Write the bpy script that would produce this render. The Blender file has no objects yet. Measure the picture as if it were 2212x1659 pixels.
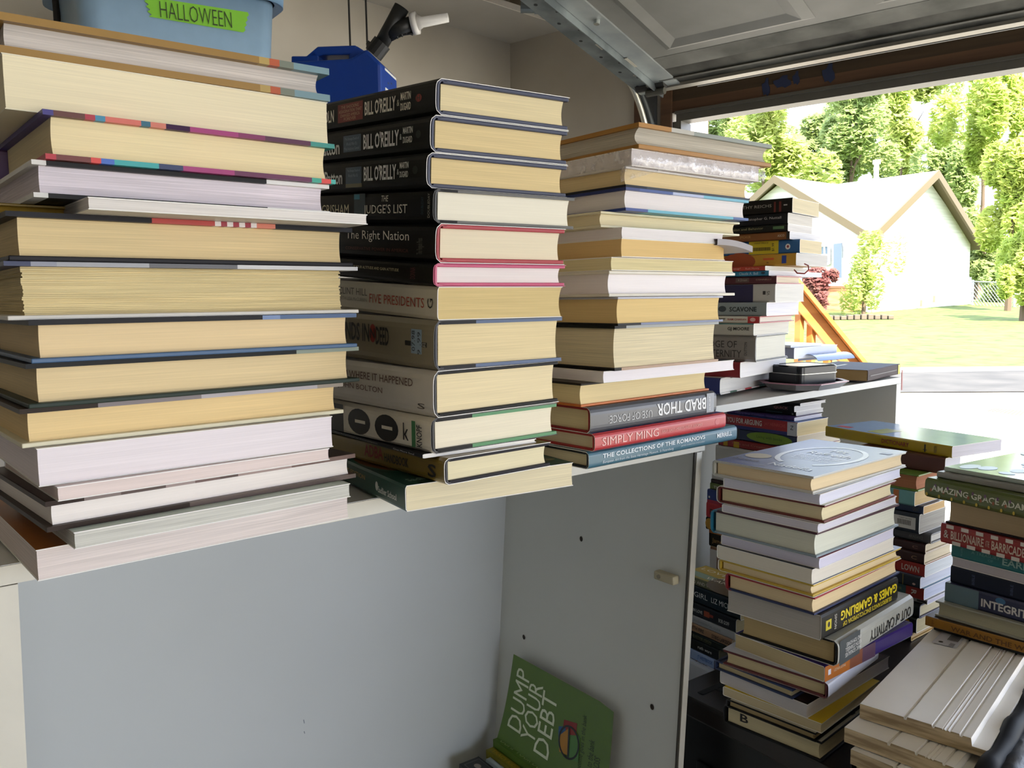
import bpy, bmesh, math, random
from math import sin, cos, tan, atan, atan2, radians, degrees, pi
from mathutils import Vector, Matrix
random.seed(7)
SC = bpy.context.scene
COL = SC.collection

# ------------------------------------------------------------------ camera
F, CX, CY, EYE = 1800.0, 1106.0, 829.5, 1.45      # focal length and centre for a 2212 x 1659 frame, eye height
YAW = radians(53.9)
PITCH = atan((CY - 645.0) / F)
ROLL = -0.011
_w0 = Vector((cos(YAW), sin(YAW), 0)); _r0 = Vector((sin(YAW), -cos(YAW), 0)); _z = Vector((0, 0, 1))
_w = _w0 * cos(PITCH) - _z * sin(PITCH); _u0 = _w0 * sin(PITCH) + _z * cos(PITCH)
_r = _r0 * cos(ROLL) + _u0 * sin(ROLL); _u = -_r0 * sin(ROLL) + _u0 * cos(ROLL)
CAMP = Vector((0, 0, EYE))
ZT, ZSH = 0.89, 0.80                               # top of the black cabinet, shelf in the far bookcase
cam_d = bpy.data.cameras.new('camera'); cam = bpy.data.objects.new('camera', cam_d); COL.objects.link(cam)
cam_d.sensor_width = 36.0; cam_d.lens = F / 2212.0 * 36.0; cam_d.clip_start = 0.02; cam_d.clip_end = 400
cam.matrix_world = Matrix(((_r.x, _u.x, -_w.x, 0), (_r.y, _u.y, -_w.y, 0), (_r.z, _u.z, -_w.z, EYE), (0, 0, 0, 1)))
SC.camera = cam

# ------------------------------------------------------------------ sky, sun, exposure
wd = bpy.data.worlds.new('sky'); SC.world = wd; wd.use_nodes = True
bg = wd.node_tree.nodes['Background']
bg.inputs[0].default_value = (0.76, 0.86, 1.06, 1); bg.inputs[1].default_value = 1.5
sun_d = bpy.data.lights.new('sun', 'SUN'); sun = bpy.data.objects.new('sun', sun_d); COL.objects.link(sun)
sun_d.energy = 6.5; sun_d.angle = radians(0.6); sun_d.color = (1.0, 0.93, 0.8)
sun.rotation_euler = Vector((0.25, 0.62, -0.78)).to_track_quat('-Z', 'Y').to_euler()
SC.view_settings.view_transform = 'Standard'; SC.view_settings.look = 'None'
SC.view_settings.exposure = 2.0; SC.view_settings.gamma = 1.0; SC.view_settings.use_curve_mapping = False
try:
    SC.cycles.use_denoising = True
    SC.cycles.max_bounces = 10; SC.cycles.diffuse_bounces = 6; SC.cycles.glossy_bounces = 4
    SC.cycles.sample_clamp_indirect = 6.0; SC.cycles.caustics_reflective = False; SC.cycles.caustics_refractive = False
except Exception:
    pass

# ------------------------------------------------------------------ pixel -> place helpers
def ray(u, v): return _w + _r * ((u - CX) / F) - _u * ((v - CY) / F)
def onz(u, v, zz):
    d = ray(u, v); return CAMP + d * ((zz - EYE) / d.z)
def ony(u, v, y):
    d = ray(u, v); return CAMP + d * (y / d.y)
def onx(u, v, x):
    d = ray(u, v); return CAMP + d * (x / d.x)
def at(u, v, D):                     # point on the vertical plane D metres ahead of the camera
    d = ray(u, v); return CAMP + d * (D / d.dot(_w0))
def onplane(u, v, p, n):
    d = ray(u, v); return CAMP + d * ((p - CAMP).dot(n) / d.dot(n))
def ahead(p): return (Vector(p) - CAMP).dot(_w0)
def solve_len(p, dr, u):             # length along dr from p that reaches picture column u
    q = p - CAMP; k = (u - CX) / F
    return (q.dot(_r) - k * q.dot(_w)) / (k * dr.dot(_w) - dr.dot(_r))

# ------------------------------------------------------------------ materials
def lin(c):
    c = c.lstrip('#'); o = []
    for i in (0, 2, 4):
        x = int(c[i:i+2], 16) / 255.0
        o.append(x / 12.92 if x <= 0.04045 else ((x + 0.055) / 1.055) ** 2.4)
    return (o[0], o[1], o[2], 1.0)
MATS = {}
def mat(c, rough=0.5, spec=0.5, metal=0.0, coat=0.0):
    key = ('m', c, rough, spec, metal, coat)
    if key in MATS: return MATS[key]
    m = bpy.data.materials.new('surface'); m.use_nodes = True
    n = m.node_tree.nodes; l = m.node_tree.links; b = n['Principled BSDF']
    b.inputs['Roughness'].default_value = rough; b.inputs['Metallic'].default_value = metal
    b.inputs['Specular IOR Level'].default_value = spec
    if coat:
        b.inputs['Coat Weight'].default_value = coat; b.inputs['Coat Roughness'].default_value = 0.08
    tc = n.new('ShaderNodeTexCoord'); nz = n.new('ShaderNodeTexNoise'); nz.inputs['Scale'].default_value = 35; nz.inputs['Detail'].default_value = 3
    mx = n.new('ShaderNodeMixRGB'); mx.blend_type = 'MULTIPLY'; mx.inputs[0].default_value = 1.0; mx.inputs[1].default_value = lin(c)
    rp = n.new('ShaderNodeValToRGB'); rp.color_ramp.elements[0].color = (.9, .9, .9, 1); rp.color_ramp.elements[1].color = (1.06, 1.06, 1.06, 1)
    l.new(tc.outputs['Object'], nz.inputs['Vector']); l.new(nz.outputs['Fac'], rp.inputs[0]); l.new(rp.outputs[0], mx.inputs[2]); l.new(mx.outputs[0], b.inputs['Base Color'])
    MATS[key] = m; return m
def pages(c, lines=0.5):             # cut page edges: fine streaks that run with the leaves
    key = ('p', c, lines)
    if key in MATS: return MATS[key]
    m = bpy.data.materials.new('pages'); m.use_nodes = True
    n = m.node_tree.nodes; l = m.node_tree.links; b = n['Principled BSDF']
    b.inputs['Roughness'].default_value = 0.85; b.inputs['Specular IOR Level'].default_value = 0.2
    tc = n.new('ShaderNodeTexCoord'); mp = n.new('ShaderNodeMapping'); mp.inputs['Scale'].default_value = (9, 9, 900)
    nz = n.new('ShaderNodeTexNoise'); nz.inputs['Scale'].default_value = 1; nz.inputs['Detail'].default_value = 4
    mp2 = n.new('ShaderNodeMapping'); mp2.inputs['Scale'].default_value = (3, 3, 190)
    nz2 = n.new('ShaderNodeTexNoise'); nz2.inputs['Scale'].default_value = 1; nz2.inputs['Detail'].default_value = 2
    r1 = n.new('ShaderNodeMapRange'); r1.inputs['From Min'].default_value = .3; r1.inputs['From Max'].default_value = .7
    r1.inputs['To Min'].default_value = 1 - .30 * lines; r1.inputs['To Max'].default_value = 1.03
    r2 = n.new('ShaderNodeMapRange'); r2.inputs['From Min'].default_value = .62; r2.inputs['From Max'].default_value = .72
    r2.inputs['To Min'].default_value = 1.0; r2.inputs['To Max'].default_value = 1 - .45 * lines
    mm = n.new('ShaderNodeMath'); mm.operation = 'MULTIPLY'
    mx = n.new('ShaderNodeMixRGB'); mx.blend_type = 'MULTIPLY'; mx.inputs[0].default_value = 1; mx.inputs[1].default_value = lin(c)
    l.new(tc.outputs['Object'], mp.inputs[0]); l.new(mp.outputs[0], nz.inputs['Vector']); l.new(nz.outputs['Fac'], r1.inputs[0])
    l.new(tc.outputs['Object'], mp2.inputs[0]); l.new(mp2.outputs[0], nz2.inputs['Vector']); l.new(nz2.outputs['Fac'], r2.inputs[0])
    l.new(r1.outputs[0], mm.inputs[0]); l.new(r2.outputs[0], mm.inputs[1]); l.new(mm.outputs[0], mx.inputs[2]); l.new(mx.outputs[0], b.inputs['Base Color'])
    bp = n.new('ShaderNodeBump'); bp.inputs['Strength'].default_value = .25 * lines; bp.inputs['Distance'].default_value = .001
    l.new(nz.outputs['Fac'], bp.inputs['Height']); l.new(bp.outputs[0], b.inputs['Normal'])
    MATS[key] = m; return m
def mottled(c1, c2, scale=(6, 6, 6), rough=.6, lo=.4, hi=.6, detail=6, bump=0.0, spec=.4, metal=0.0):
    key = ('n', c1, c2, scale, rough, lo, hi, bump, metal)
    if key in MATS: return MATS[key]
    m = bpy.data.materials.new('mottled'); m.use_nodes = True
    n = m.node_tree.nodes; l = m.node_tree.links; b = n['Principled BSDF']
    b.inputs['Roughness'].default_value = rough; b.inputs['Specular IOR Level'].default_value = spec; b.inputs['Metallic'].default_value = metal
    tc = n.new('ShaderNodeTexCoord'); mp = n.new('ShaderNodeMapping'); mp.inputs['Scale'].default_value = scale
    nz = n.new('ShaderNodeTexNoise'); nz.inputs['Scale'].default_value = 1; nz.inputs['Detail'].default_value = detail
    rp = n.new('ShaderNodeValToRGB'); e = rp.color_ramp.elements
    e[0].position = lo; e[0].color = lin(c1); e[1].position = hi; e[1].color = lin(c2)
    l.new(tc.outputs['Object'], mp.inputs[0]); l.new(mp.outputs[0], nz.inputs['Vector']); l.new(nz.outputs['Fac'], rp.inputs[0]); l.new(rp.outputs[0], b.inputs['Base Color'])
    if bump:
        bp = n.new('ShaderNodeBump'); bp.inputs['Strength'].default_value = bump; bp.inputs['Distance'].default_value = .01
        l.new(nz.outputs['Fac'], bp.inputs['Height']); l.new(bp.outputs[0], b.inputs['Normal'])
    MATS[key] = m; return m

# ------------------------------------------------------------------ mesh builder
class MB:
    def __init__(self):
        self.v = []; self.f = []; self.fm = []; self.mats = []
    def mi(self, m):
        if m not in self.mats: self.mats.append(m)
        return self.mats.index(m)
    def add(self, vs, fs, m):
        o = len(self.v); i = self.mi(m); self.v += [tuple(p) for p in vs]
        for f in fs: self.f.append(tuple(o + k for k in f)); self.fm.append(i)
    def bm_add(self, bm, m):
        bm.verts.index_update(); self.add([v.co[:] for v in bm.verts], [[v.index for v in f.verts] for f in bm.faces], m); bm.free()
    def box(self, a, b, m, bev=0.0, fn=None, seg=2):
        bm = bmesh.new(); bmesh.ops.create_cube(bm, size=1.0)
        for v in bm.verts: v.co = Vector([(a[i] + b[i]) / 2 + v.co[i] * (b[i] - a[i]) for i in range(3)])
        if bev: bmesh.ops.bevel(bm, geom=bm.edges[:], offset=bev, segments=seg, affect='EDGES', profile=.5)
        if fn:
            for v in bm.verts: v.co = Vector(fn(*v.co))
        self.bm_add(bm, m)
    def hexa(self, p8, m):            # bottom 4 ring, top 4 ring
        self.add(p8, [(3, 2, 1, 0), (4, 5, 6, 7), (0, 1, 5, 4), (1, 2, 6, 5), (2, 3, 7, 6), (3, 0, 4, 7)], m)
    def prism(self, poly, d, m):      # planar polygon pushed along d
        n = len(poly); d = Vector(d); vs = [Vector(p) for p in poly]; vs += [p + d for p in vs]
        self.add(vs, [tuple(range(n))[::-1], tuple(range(n, 2 * n))] + [(i, (i + 1) % n, (i + 1) % n + n, i + n) for i in range(n)], m)
    def tube(self, pts, r, m, n=12, caps=True):
        pts = [Vector(p) for p in pts]; rs = r if isinstance(r, (list, tuple)) else [r] * len(pts)
        vs = []; fs = []; prev = None
        for i, p in enumerate(pts):
            t = (pts[min(i + 1, len(pts) - 1)] - pts[max(i - 1, 0)]).normalized()
            if prev is None:
                a = t.orthogonal().normalized()
            else:
                a = (prev - t * prev.dot(t)).normalized()
            prev = a; b = t.cross(a)
            for k in range(n):
                an = 2 * pi * k / n; vs.append(p + (a * cos(an) + b * sin(an)) * rs[i])
        for i in range(len(pts) - 1):
            for k in range(n): fs.append((i * n + k, i * n + (k + 1) % n, (i + 1) * n + (k + 1) % n, (i + 1) * n + k))
        if caps:
            fs.append(tuple(range(n))[::-1]); fs.append(tuple((len(pts) - 1) * n + k for k in range(n)))
        self.add(vs, fs, m)
    def disc(self, c, ax, ay, m, n=20):
        c = Vector(c); self.add([c + Vector(ax) * cos(2 * pi * k / n) + Vector(ay) * sin(2 * pi * k / n) for k in range(n)], [tuple(range(n))], m)
    def build(self, name, parent=None, smooth=False, fixn=True, loc=None):
        me = bpy.data.meshes.new(name); me.from_pydata(self.v, [], self.f)
        for m in self.mats: me.materials.append(m)
        for p, i in zip(me.polygons, self.fm): p.material_index = i; p.use_smooth = smooth
        if fixn:
            bm = bmesh.new(); bm.from_mesh(me); bmesh.ops.recalc_face_normals(bm, faces=bm.faces[:]); bm.to_mesh(me); bm.free()
        o = bpy.data.objects.new(name, me); COL.objects.link(o)
        if parent is not None: o.parent = parent
        if loc is not None: o.location = loc
        return o
def tag(o, label=None, cat=None, group=None, kind=None):
    for k, v in (('label', label), ('category', cat), ('group', group), ('kind', kind)):
        if v: o[k] = v
    return o
def empty(name, loc=(0, 0, 0), rz=0.0, label=None, cat=None, group=None, kind=None):
    o = bpy.data.objects.new(name, None); COL.objects.link(o); o.location = loc; o.rotation_euler = (0, 0, rz); o.empty_display_size = .05
    return tag(o, label, cat, group, kind)
def struct(name, mb, parent=None, smooth=False):
    o = mb.build(name, parent, smooth); o['kind'] = 'structure'; return o

# ------------------------------------------------------------------ lettering
TXT = {}
def text_mesh(s, bold=0.0, shear=0.0):
    key = (s, bold, shear)
    if key not in TXT:
        cu = bpy.data.curves.new('lettering', 'FONT'); cu.body = s; cu.offset = bold; cu.shear = shear; cu.resolution_u = 2; cu.fill_mode = 'FRONT'
        o = bpy.data.objects.new('lettering', cu); COL.objects.link(o)
        dg = bpy.context.evaluated_depsgraph_get(); dg.update()
        me = bpy.data.meshes.new_from_object(o.evaluated_get(dg))
        vs = [(v.co.x, v.co.y) for v in me.vertices]; fs = [tuple(p.vertices) for p in me.polygons]
        bpy.data.objects.remove(o); bpy.data.curves.remove(cu); bpy.data.meshes.remove(me)
        x0 = min(p[0] for p in vs); x1 = max(p[0] for p in vs); y0 = min(p[1] for p in vs); y1 = max(p[1] for p in vs)
        TXT[key] = ([((x - x0) / (x1 - x0) - .5, (y - y0) / max(y1 - y0, 1e-6) - .5) for x, y in vs], fs)
    return TXT[key]
def put_text(mb, s, c, rt, up, w, h, m, rot=0, bold=0.0, shear=0.0):
    vs, fs = text_mesh(s, bold, shear); a = radians(rot)
    c = Vector(c); rt = Vector(rt); up = Vector(up); r2 = rt * cos(a) + up * sin(a); u2 = -rt * sin(a) + up * cos(a)
    mb.add([c + r2 * (x * w) + u2 * (y * h) for x, y in vs], fs, m)
# ------------------------------------------------------------------ books
ORD = ['topmost', 'second', 'third', 'fourth', 'fifth', 'sixth', 'seventh', 'eighth', 'ninth', 'tenth', 'eleventh', 'twelfth',
       'thirteenth', 'fourteenth', 'fifteenth', 'sixteenth', 'seventeenth', 'eighteenth', 'nineteenth', 'twentieth']
WHITE = '#efece6'
def ushell(mb, path, thick, S, M, mout, min_, mrim, mtop=None, s0=0.0):
    """A U-shaped wrap: path is the outer line in (t, z) from the top fore-edge round the spine to the bottom fore-edge."""
    n = len(path); inn = []
    for i, (t, z) in enumerate(path):
        a = path[max(i - 1, 0)]; b = path[min(i + 1, n - 1)]
        dx, dz = b[0] - a[0], b[1] - a[1]; L = math.hypot(dx, dz) or 1
        inn.append((t - dz / L * thick, z + dx / L * thick))
    for s_, flip in ((s0, 0), (S, 1)):
        for i in range(n - 1):
            mb.add([M(s_, *path[i]), M(s_, *path[i+1]), M(s_, *inn[i+1]), M(s_, *inn[i])], [(0, 1, 2, 3)], mrim)
    for i in range(n - 1):
        mb.add([M(s0, *path[i]), M(S, *path[i]), M(S, *path[i+1]), M(s0, *path[i+1])], [(0, 1, 2, 3)], (mtop if (mtop and i == 0) else mout))
        mb.add([M(s0, *inn[i]), M(S, *inn[i]), M(S, *inn[i+1]), M(s0, *inn[i+1])], [(0, 1, 2, 3)], min_)
    for q, w in ((path[0], inn[0]), (path[-1], inn[-1])):
        mb.add([M(s0, *q), M(S, *q), M(S, *w), M(s0, *w)], [(0, 1, 2, 3)], mrim)
def spine_path(T, h, b, tail):
    pts = [(tail, h)] if tail < T else [(T, h)]
    k = 10
    for i in range(k + 1):
        z = h * (1 - i / k); q = abs(2 * z / h - 1)
        pts.append((-b * (1 - q ** 5) + (.0012 if i in (0, k) else 0), z))
    pts.append((tail, 0) if tail < T else (T, 0))
    return pts
def book(name, corner, th, Lr, Ll, h, side='L', k='h', c='#444444', p='#e4d6b0', e=None, tc=None, jk=None, rim=WHITE, segs=None, bsegs=None,
         x=(), deco=None, lines=.5, rough=.42, sq=.0035, conc=.0018, bt=.0026, deck=0, end=None, label='', group=None, skew=0.0, tilt=0.0, endp=None):
    corner = Vector(corner)
    root = empty(name, corner, th, label, 'book', group); sk, ti = radians(skew), radians(tilt); root.rotation_euler = (ti, 0, th)
    Rw = Matrix.Rotation(th, 3, 'Z') @ Matrix.Rotation(ti, 3, 'X')
    dr = Vector((cos(th), sin(th), 0)); dl = Rw @ Vector((-sin(sk), cos(sk), 0))
    if side == 'L': S, T, M, rt, out = Ll, Lr, (lambda s, t, z: (t, s, z)), Vector((0, -1, 0)), Vector((-1, 0, 0))
    elif side == 'R': S, T, M, rt, out = Lr, Ll, (lambda s, t, z: (s, t, z)), Vector((1, 0, 0)), Vector((0, -1, 0))
    elif side == 'FL': S, T, M, rt, out = Lr, Ll, (lambda s, t, z: (s, Ll - t, z)), Vector((-1, 0, 0)), Vector((0, 1, 0))
    else: S, T, M, rt, out = Ll, Lr, (lambda s, t, z: (Lr - t, s, z)), Vector((0, 1, 0)), Vector((1, 0, 0))
    dkc = max(lin(c)[:3]) < .03; cm = mat(c, rough, .25 if dkc else .5); tm = mat(tc, rough, .5) if tc else cm
    pm = pages(p, lines); jmb = None; parts = {}
    e = e or c
    if k == 'p':
        cv = MB(); th_ = .0007; b = .0004
        ushell(cv, spine_path(T, h, b, T), th_, S, M, cm, mat(WHITE, .6), mat(endp or WHITE, .6), tm)
        smb, parts['cover'] = cv, cv; z0, z1, q = th_, h - th_, .0006; t0 = .001; conc = min(conc, .0008) if conc == .0018 else conc
    else:
        j = .0007 if jk else 0.0; b = min(.0035, h * .12)
        for nm, za, zb, sg in (('front_cover', h - j - bt, h - j, segs), ('back_cover', j, j + bt, bsegs or segs)):
            mbd = MB(); sg = sg or [(1.0, e)]; f0 = 0.0
            lo = M(0, .003, 0); hi = M(S, T, 0)
            ax, bx = sorted((lo[0], hi[0])); ay, by = sorted((lo[1], hi[1]))
            for f1, ccol in sg:
                xa, xb = ax + (bx - ax) * f0, ax + (bx - ax) * f1; f0 = f1
                mbd.box((xa, ay, za), (xb, by, zb), mat(ccol, rough, .15 if max(lin(ccol)[:3]) < .06 else .4), .0007 if len(sg) == 1 else 0)
            if tc and not jk and nm == 'front_cover':
                mbd.add([(ax + .001, ay + .001, zb + .0002), (bx - .001, ay + .001, zb + .0002), (bx - .001, by - .001, zb + .0002), (ax + .001, by - .001, zb + .0002)], [(0, 1, 2, 3)], tm)
            parts[nm] = mbd
        sp = MB(); em = mat(e, rough, .5)
        ushell(sp, [(t, z * (h - 2 * j) / h + j) for t, z in spine_path(T, h, b - (.0012 if jk else 0), .007)], .0018, S, M, (em if jk else cm), em, em)
        parts['spine'] = sp; smb = sp
        if jk:
            jmb = MB(); dk = max(lin(jk)[:3]) < .03; jm = mat(jk, .42 if dk else .3, .18 if dk else .5)
            ushell(jmb, spine_path(T + .0008, h, b + .0008, T + .0008), .0006, S + .0004, M, jm, mat(WHITE, .6), mat(rim, .5), mat(tc, .3) if tc else None, -.0004)
            parts['dust_jacket'] = jmb; smb = jmb
        z0, z1, q = j + bt, h - j - bt, sq; t0 = .003
    # page block
    pb = MB(); n = deck or 10; zs = [z0 + (z1 - z0) * i / n for i in range(n + 1)]
    prof = [(t0, z1), (t0, z0)]
    for i, z in enumerate(zs):
        cc = conc * (1 - (2 * i / n - 1) ** 2)
        prof.append((T - q - cc - (random.random() * .0022 if deck else 0), z))
    sa, sb = q, S - q
    if deck:
        for i in range(n):
            ja, jb = random.random() * .0016, random.random() * .0016; tt = T - q - random.random() * .002
            A = [(sa + ja, t0), (sb - jb, t0), (sb - jb, tt), (sa + ja, tt)]
            pb.hexa([M(s_, t_, zs[i]) for s_, t_ in A] + [M(s_, t_, zs[i+1] - .0001) for s_, t_ in A], pm)
    else:
        m_ = len(prof)
        pb.add([M(sa, *w) for w in prof] + [M(sb, *w) for w in prof], [tuple(range(m_)), tuple(range(m_, 2 * m_))] + [(i, (i + 1) % m_, (i + 1) % m_ + m_, i + m_) for i in range(m_)], pm)
    parts['page_block'] = pb
    # things printed on the spine, placed by picture column
    pos = corner + Vector((0, 0, h / 2)); bb = (.0004 if k == 'p' else (b + (.0008 if jk else 0)))
    if side == 'L': su = lambda u: solve_len(pos, dl, u)
    else: su = lambda u: solve_len(pos, dr, u)
    up = Vector((0, 0, 1))
    for lev, it in enumerate(x):
        kind = it[0]
        if kind == 'B':
            _, u0, u1, za, zb, col = it[:6]
            s0, s1 = sorted((su(u0), su(u1))); tt = -bb - .00018 - .00003 * lev
            s0 = max(s0, .0); s1 = min(s1, S)
            smb.add([M(s0, tt, za * h), M(s1, tt, za * h), M(s1, tt, zb * h), M(s0, tt, zb * h)], [(0, 1, 2, 3)], mat(col, .4))
        elif kind == 'O':
            _, u0, u1, za, zb, col = it[:6]
            s0, s1 = sorted((su(u0), su(u1))); tt = -bb - .00018 - .00003 * lev
            smb.add([M((s0 + s1) / 2 + (s1 - s0) / 2 * cos(a * .3142), tt, (za + zb) / 2 * h + (zb - za) / 2 * h * sin(a * .3142)) for a in range(20)], [tuple(range(20))], mat(col, .4))
        else:
            _, s_, u0, u1, zc, hf, col = it[:7]; o = it[7] if len(it) > 7 else {}
            s0, s1 = su(u0), su(u1); w = abs(s1 - s0); hh = hf * h; r = o.get('rot', 0)
            if r in (90, -90): w, hh = hh, w
            put_text(smb, s_, M((s0 + s1) / 2, -bb - .0005 - .00003 * lev, zc * h), rt, up, w, hh, mat(col, .4), r, o.get('b', 0), o.get('sh', 0))
    if deco: deco(parts, smb, dict(S=S, T=T, M=M, h=h, Lr=Lr, Ll=Ll, corner=corner, dr=dr, dl=dl, root=root))
    for nm, mb_ in parts.items():
        if sk: mb_.v = [(x_ - y_ * sin(sk), y_ * cos(sk), z_) for x_, y_, z_ in mb_.v]      # a book pushed a little out of square
        o = mb_.build(nm, root)
        if nm == 'page_block': o['label'] = 'pale cut page edges'
    return root
STACKLOG = []
def stack(suffix, group, D, zbase, a0, items, W=.17, side='L', ref='N'):
    """items top to bottom; each: desc, u of the near corner, u of the right end, v of its top at the corner, options.
    zbase is the height the lowest one rests on; the tops come from the picture at D metres ahead."""
    zt = []
    for it in items:
        o = it[4]; zt.append(at(it[1], it[3], o.get('D', D)).z)
    zt.append(zbase); n = len(items)
    for i, it in enumerate(items):
        desc, u0, u1, v, o = it; o = dict(o); d = o.pop('D', D); a = radians(o.pop('a', a0)); th = YAW - a; Wi = o.pop('W', W); skip = o.pop('on', None)
        z1 = zt[i] - .0002; z0 = zt[skip] if skip else zt[i + 1]; sd = o.pop('side', side); ll = o.pop('len', None)
        dr = Vector((cos(th), sin(th), 0)); dl = Vector((-sin(th), cos(th), 0))
        vm = v + 10
        p = at(u0, vm, d); p.z = z0
        mid = p.copy(); mid.z = (z0 + z1) / 2
        if ref == 'N':
            Lr = ll or solve_len(mid, dr, u1); ul = o.pop('ul', None)
            if ul is not None: Wi = solve_len(mid, dl, ul)
            cn = p
        else:                        # u0 is the far left end, u1 the near corner
            o.pop('ul', None); L = solve_len(mid, -dl, u1); cn = p - dl * L; Wi, Lr = L, ll or .15
            ur = o.pop('ur', None)
            if ur: 
                q = cn.copy(); q.z = mid.z; Lr = solve_len(q, dr, ur)
        STACKLOG.append((suffix, i, round(Lr, 3), round(Wi, 3), round(z1 - z0, 4)))
        k = o.get('k', 'h'); lab = desc + ', ' + ORD[i] + (' of the ' if i == 0 else ' from top in ') + suffix
        if i == n - 1: lab = desc + ', lowest of the ' + suffix
        book('hardcover_book' if 'hardcover' in desc else 'paperback_book' if 'paperback' in desc else 'book', cn, th, Lr, Wi, z1 - z0, sd, label=lab, group=group, **o)
# ------------------------------------------------------------------ garage shell
Z0 = 0.0
DW = radians(105); BWA = radians(9)
dwd = Vector((cos(DW), sin(DW), 0)); dwn = Vector((sin(DW), -cos(DW), 0))      # along the door wall, outward normal
bwd = Vector((cos(BWA), sin(BWA), 0)); bwn = Vector((-sin(BWA), cos(BWA), 0))
ZC = 2.54
corner = at(1080, 79, 3.66); corner.z = 0
JB = at(1471, 261, 3.2); ZH = JB.z; JB = Vector((JB.x, JB.y, 0))                # left jamb of the opening, underside of the header
tj = (corner - JB).dot(dwd); corner = JB + dwd * tj                               # keep the return wall in one plane
FAR = JB - dwd * 5.0
DRY = mottled('#b9b1a3', '#c6bfb2', (3, 3, 3), .9, .3, .7, 4)
CEILM = mottled('#bab4a8', '#c6c1b7', (3, 3, 3), .9, .3, .7, 4)
WOOD = mottled('#352a1e', '#4e3e2c', (1.2, 1.2, 26), .7, .35, .65, 5, .2)
WOODD = mottled('#4c3626', '#684c36', (1.2, 1.2, 20), .7, .35, .65, 5, .2)
CONC = mottled('#7d7a74', '#98948c', (4, 4, 4), .8, .3, .7, 6, .15)
VINYL = mat('#57534b', .5)
def V3(p, z): return Vector((p.x, p.y, z))
def slab(mb, p, q, z0, z1, nrm, th, m):
    n = nrm * th
    mb.hexa([V3(p, z0), V3(q, z0), V3(q + n, z0), V3(p + n, z0), V3(p, z1), V3(q, z1), V3(q + n, z1), V3(p + n, z1)], m)
w = MB(); bl = corner - bwd * 7.0; slab(w, bl, corner + bwd * .1, 0, 3.1, bwn, .1, DRY); struct('wall_back', w)
w = MB(); slab(w, JB + dwd * .06, corner, 0, 3.1, dwn, .12, DRY); struct('wall_front', w)
w = MB(); slab(w, FAR, FAR - dwd * .6, 0, 3.1, dwn, .12, DRY); struct('wall_front', w)
rr = FAR - dwd * .6; rl = bl - bwn * 8.4
# open doorway added in the unseen right-hand wall to brighten the white cabinet
rd = (rl - rr).normalized(); o0, o1 = rr + rd * .5, rr + rd * 5.3
w = MB(); slab(w, rr + dwn * .1, o0, 0, 3.1, -dwd, .1, DRY); slab(w, o1, rl, 0, 3.1, -dwd, .1, DRY); slab(w, o0, o1, 2.35, 3.1, -dwd, .1, DRY); struct('wall_right', w)
DIM = mottled('#4a4238', '#5c5346', (1.5, 1.5, 1.5), .9, .35, .65, 5)      # unseen end wall, darkened to cut bounce light
w = MB(); slab(w, bl, rl, 0, 3.1, -bwd, .1, DIM); struct('wall_left', w)
w = MB(); w.add([V3(bl - bwd + bwn, Z0), V3(rl - bwd - bwn, Z0), V3(rr + dwn * .12 - dwd * .3, Z0), V3(corner + dwn * .12 + dwd * .3, Z0)], [(0, 1, 2, 3)], CONC); struct('floor', w)
# drywall soffit over the back wall with its bright cut edge, raw ceiling beyond
s1 = onz(1238, 62, ZC); s0 = onz(1046, -1, ZC); sd = (s1 - s0).normalized()
sA = s1 + sd * .45; sB = s0 - sd * 7
w = MB(); w.hexa([V3(sB, ZC), V3(sA, ZC), V3(corner + dwd * .1 + dwn * .12, ZC), V3(bl + bwn * .1, ZC), V3(sB, ZC + .013), V3(sA, ZC + .013), V3(corner + dwd * .1 + dwn * .12, ZC + .013), V3(bl + bwn * .1, ZC + .013)], CEILM); struct('ceiling_soffit', w)
w = MB(); nrm = Vector((sd.y, -sd.x, 0)); slab(w, sB, sA, ZC - .004, ZC + .018, nrm, .006, mat('#fbf4e6', .6)); struct('trim_1', w)
w = MB(); w.hexa([V3(bl - bwd + bwn, 2.95), V3(rl - bwd - bwn, 2.95), V3(rr + dwn * .3 - dwd, 2.95), V3(corner + dwn * .3 + dwd, 2.95), V3(bl - bwd + bwn, 3.1), V3(rl - bwd - bwn, 3.1), V3(rr + dwn * .3 - dwd, 3.1), V3(corner + dwn * .3 + dwd, 3.1)], CEILM); struct('ceiling', w)
w = MB(); jo = s0 - sd * .1 + nrm * .05; slab(w, jo - sd * .4, s1 - sd * .3 + nrm * .05, ZC + .03, ZC + .25, nrm, .04, mottled('#7a5018', '#b88436', (2, 2, 20), .7, .35, .65)); struct('trim_2', w)
# header over the opening, jamb framing, vinyl stops
w = MB(); slab(w, FAR, JB + dwd * .06, ZH + .075, ZH + .165, dwn, .1, WOOD); slab(w, FAR, JB + dwd * .06, ZH + .172, 3.0, dwn, .1, WOOD)
struct('wall_header', w)
w = MB(); slab(w, FAR, JB + dwd * .04, ZH + .034, ZH + .075, dwn, .1, WOODD); struct('trim_3', w)
w = MB(); slab(w, FAR, JB + dwd * .02, ZH, ZH + .036, dwn, .07, VINYL); slab(w, FAR, JB + dwd * .02, ZH + .026, ZH + .036, -dwn, .012, VINYL); struct('trim_4', w)
w = MB(); slab(w, JB, JB + dwd * .035, 0, ZH, dwn, .08, VINYL); struct('trim_5', w)
w = MB(); slab(w, JB + dwd * .036, JB + dwd * .08, 0, ZH + .2, -dwn, .012, WOODD); slab(w, JB + dwd * .1, JB + dwd * .16, 0, ZH + .25, -dwn, .02, mat('#3c3e40', .5)); slab(w, JB + dwd * .165, JB + dwd * .19, 0, ZH + .22, -dwn, .02, WOODD); struct('trim_6', w)
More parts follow.
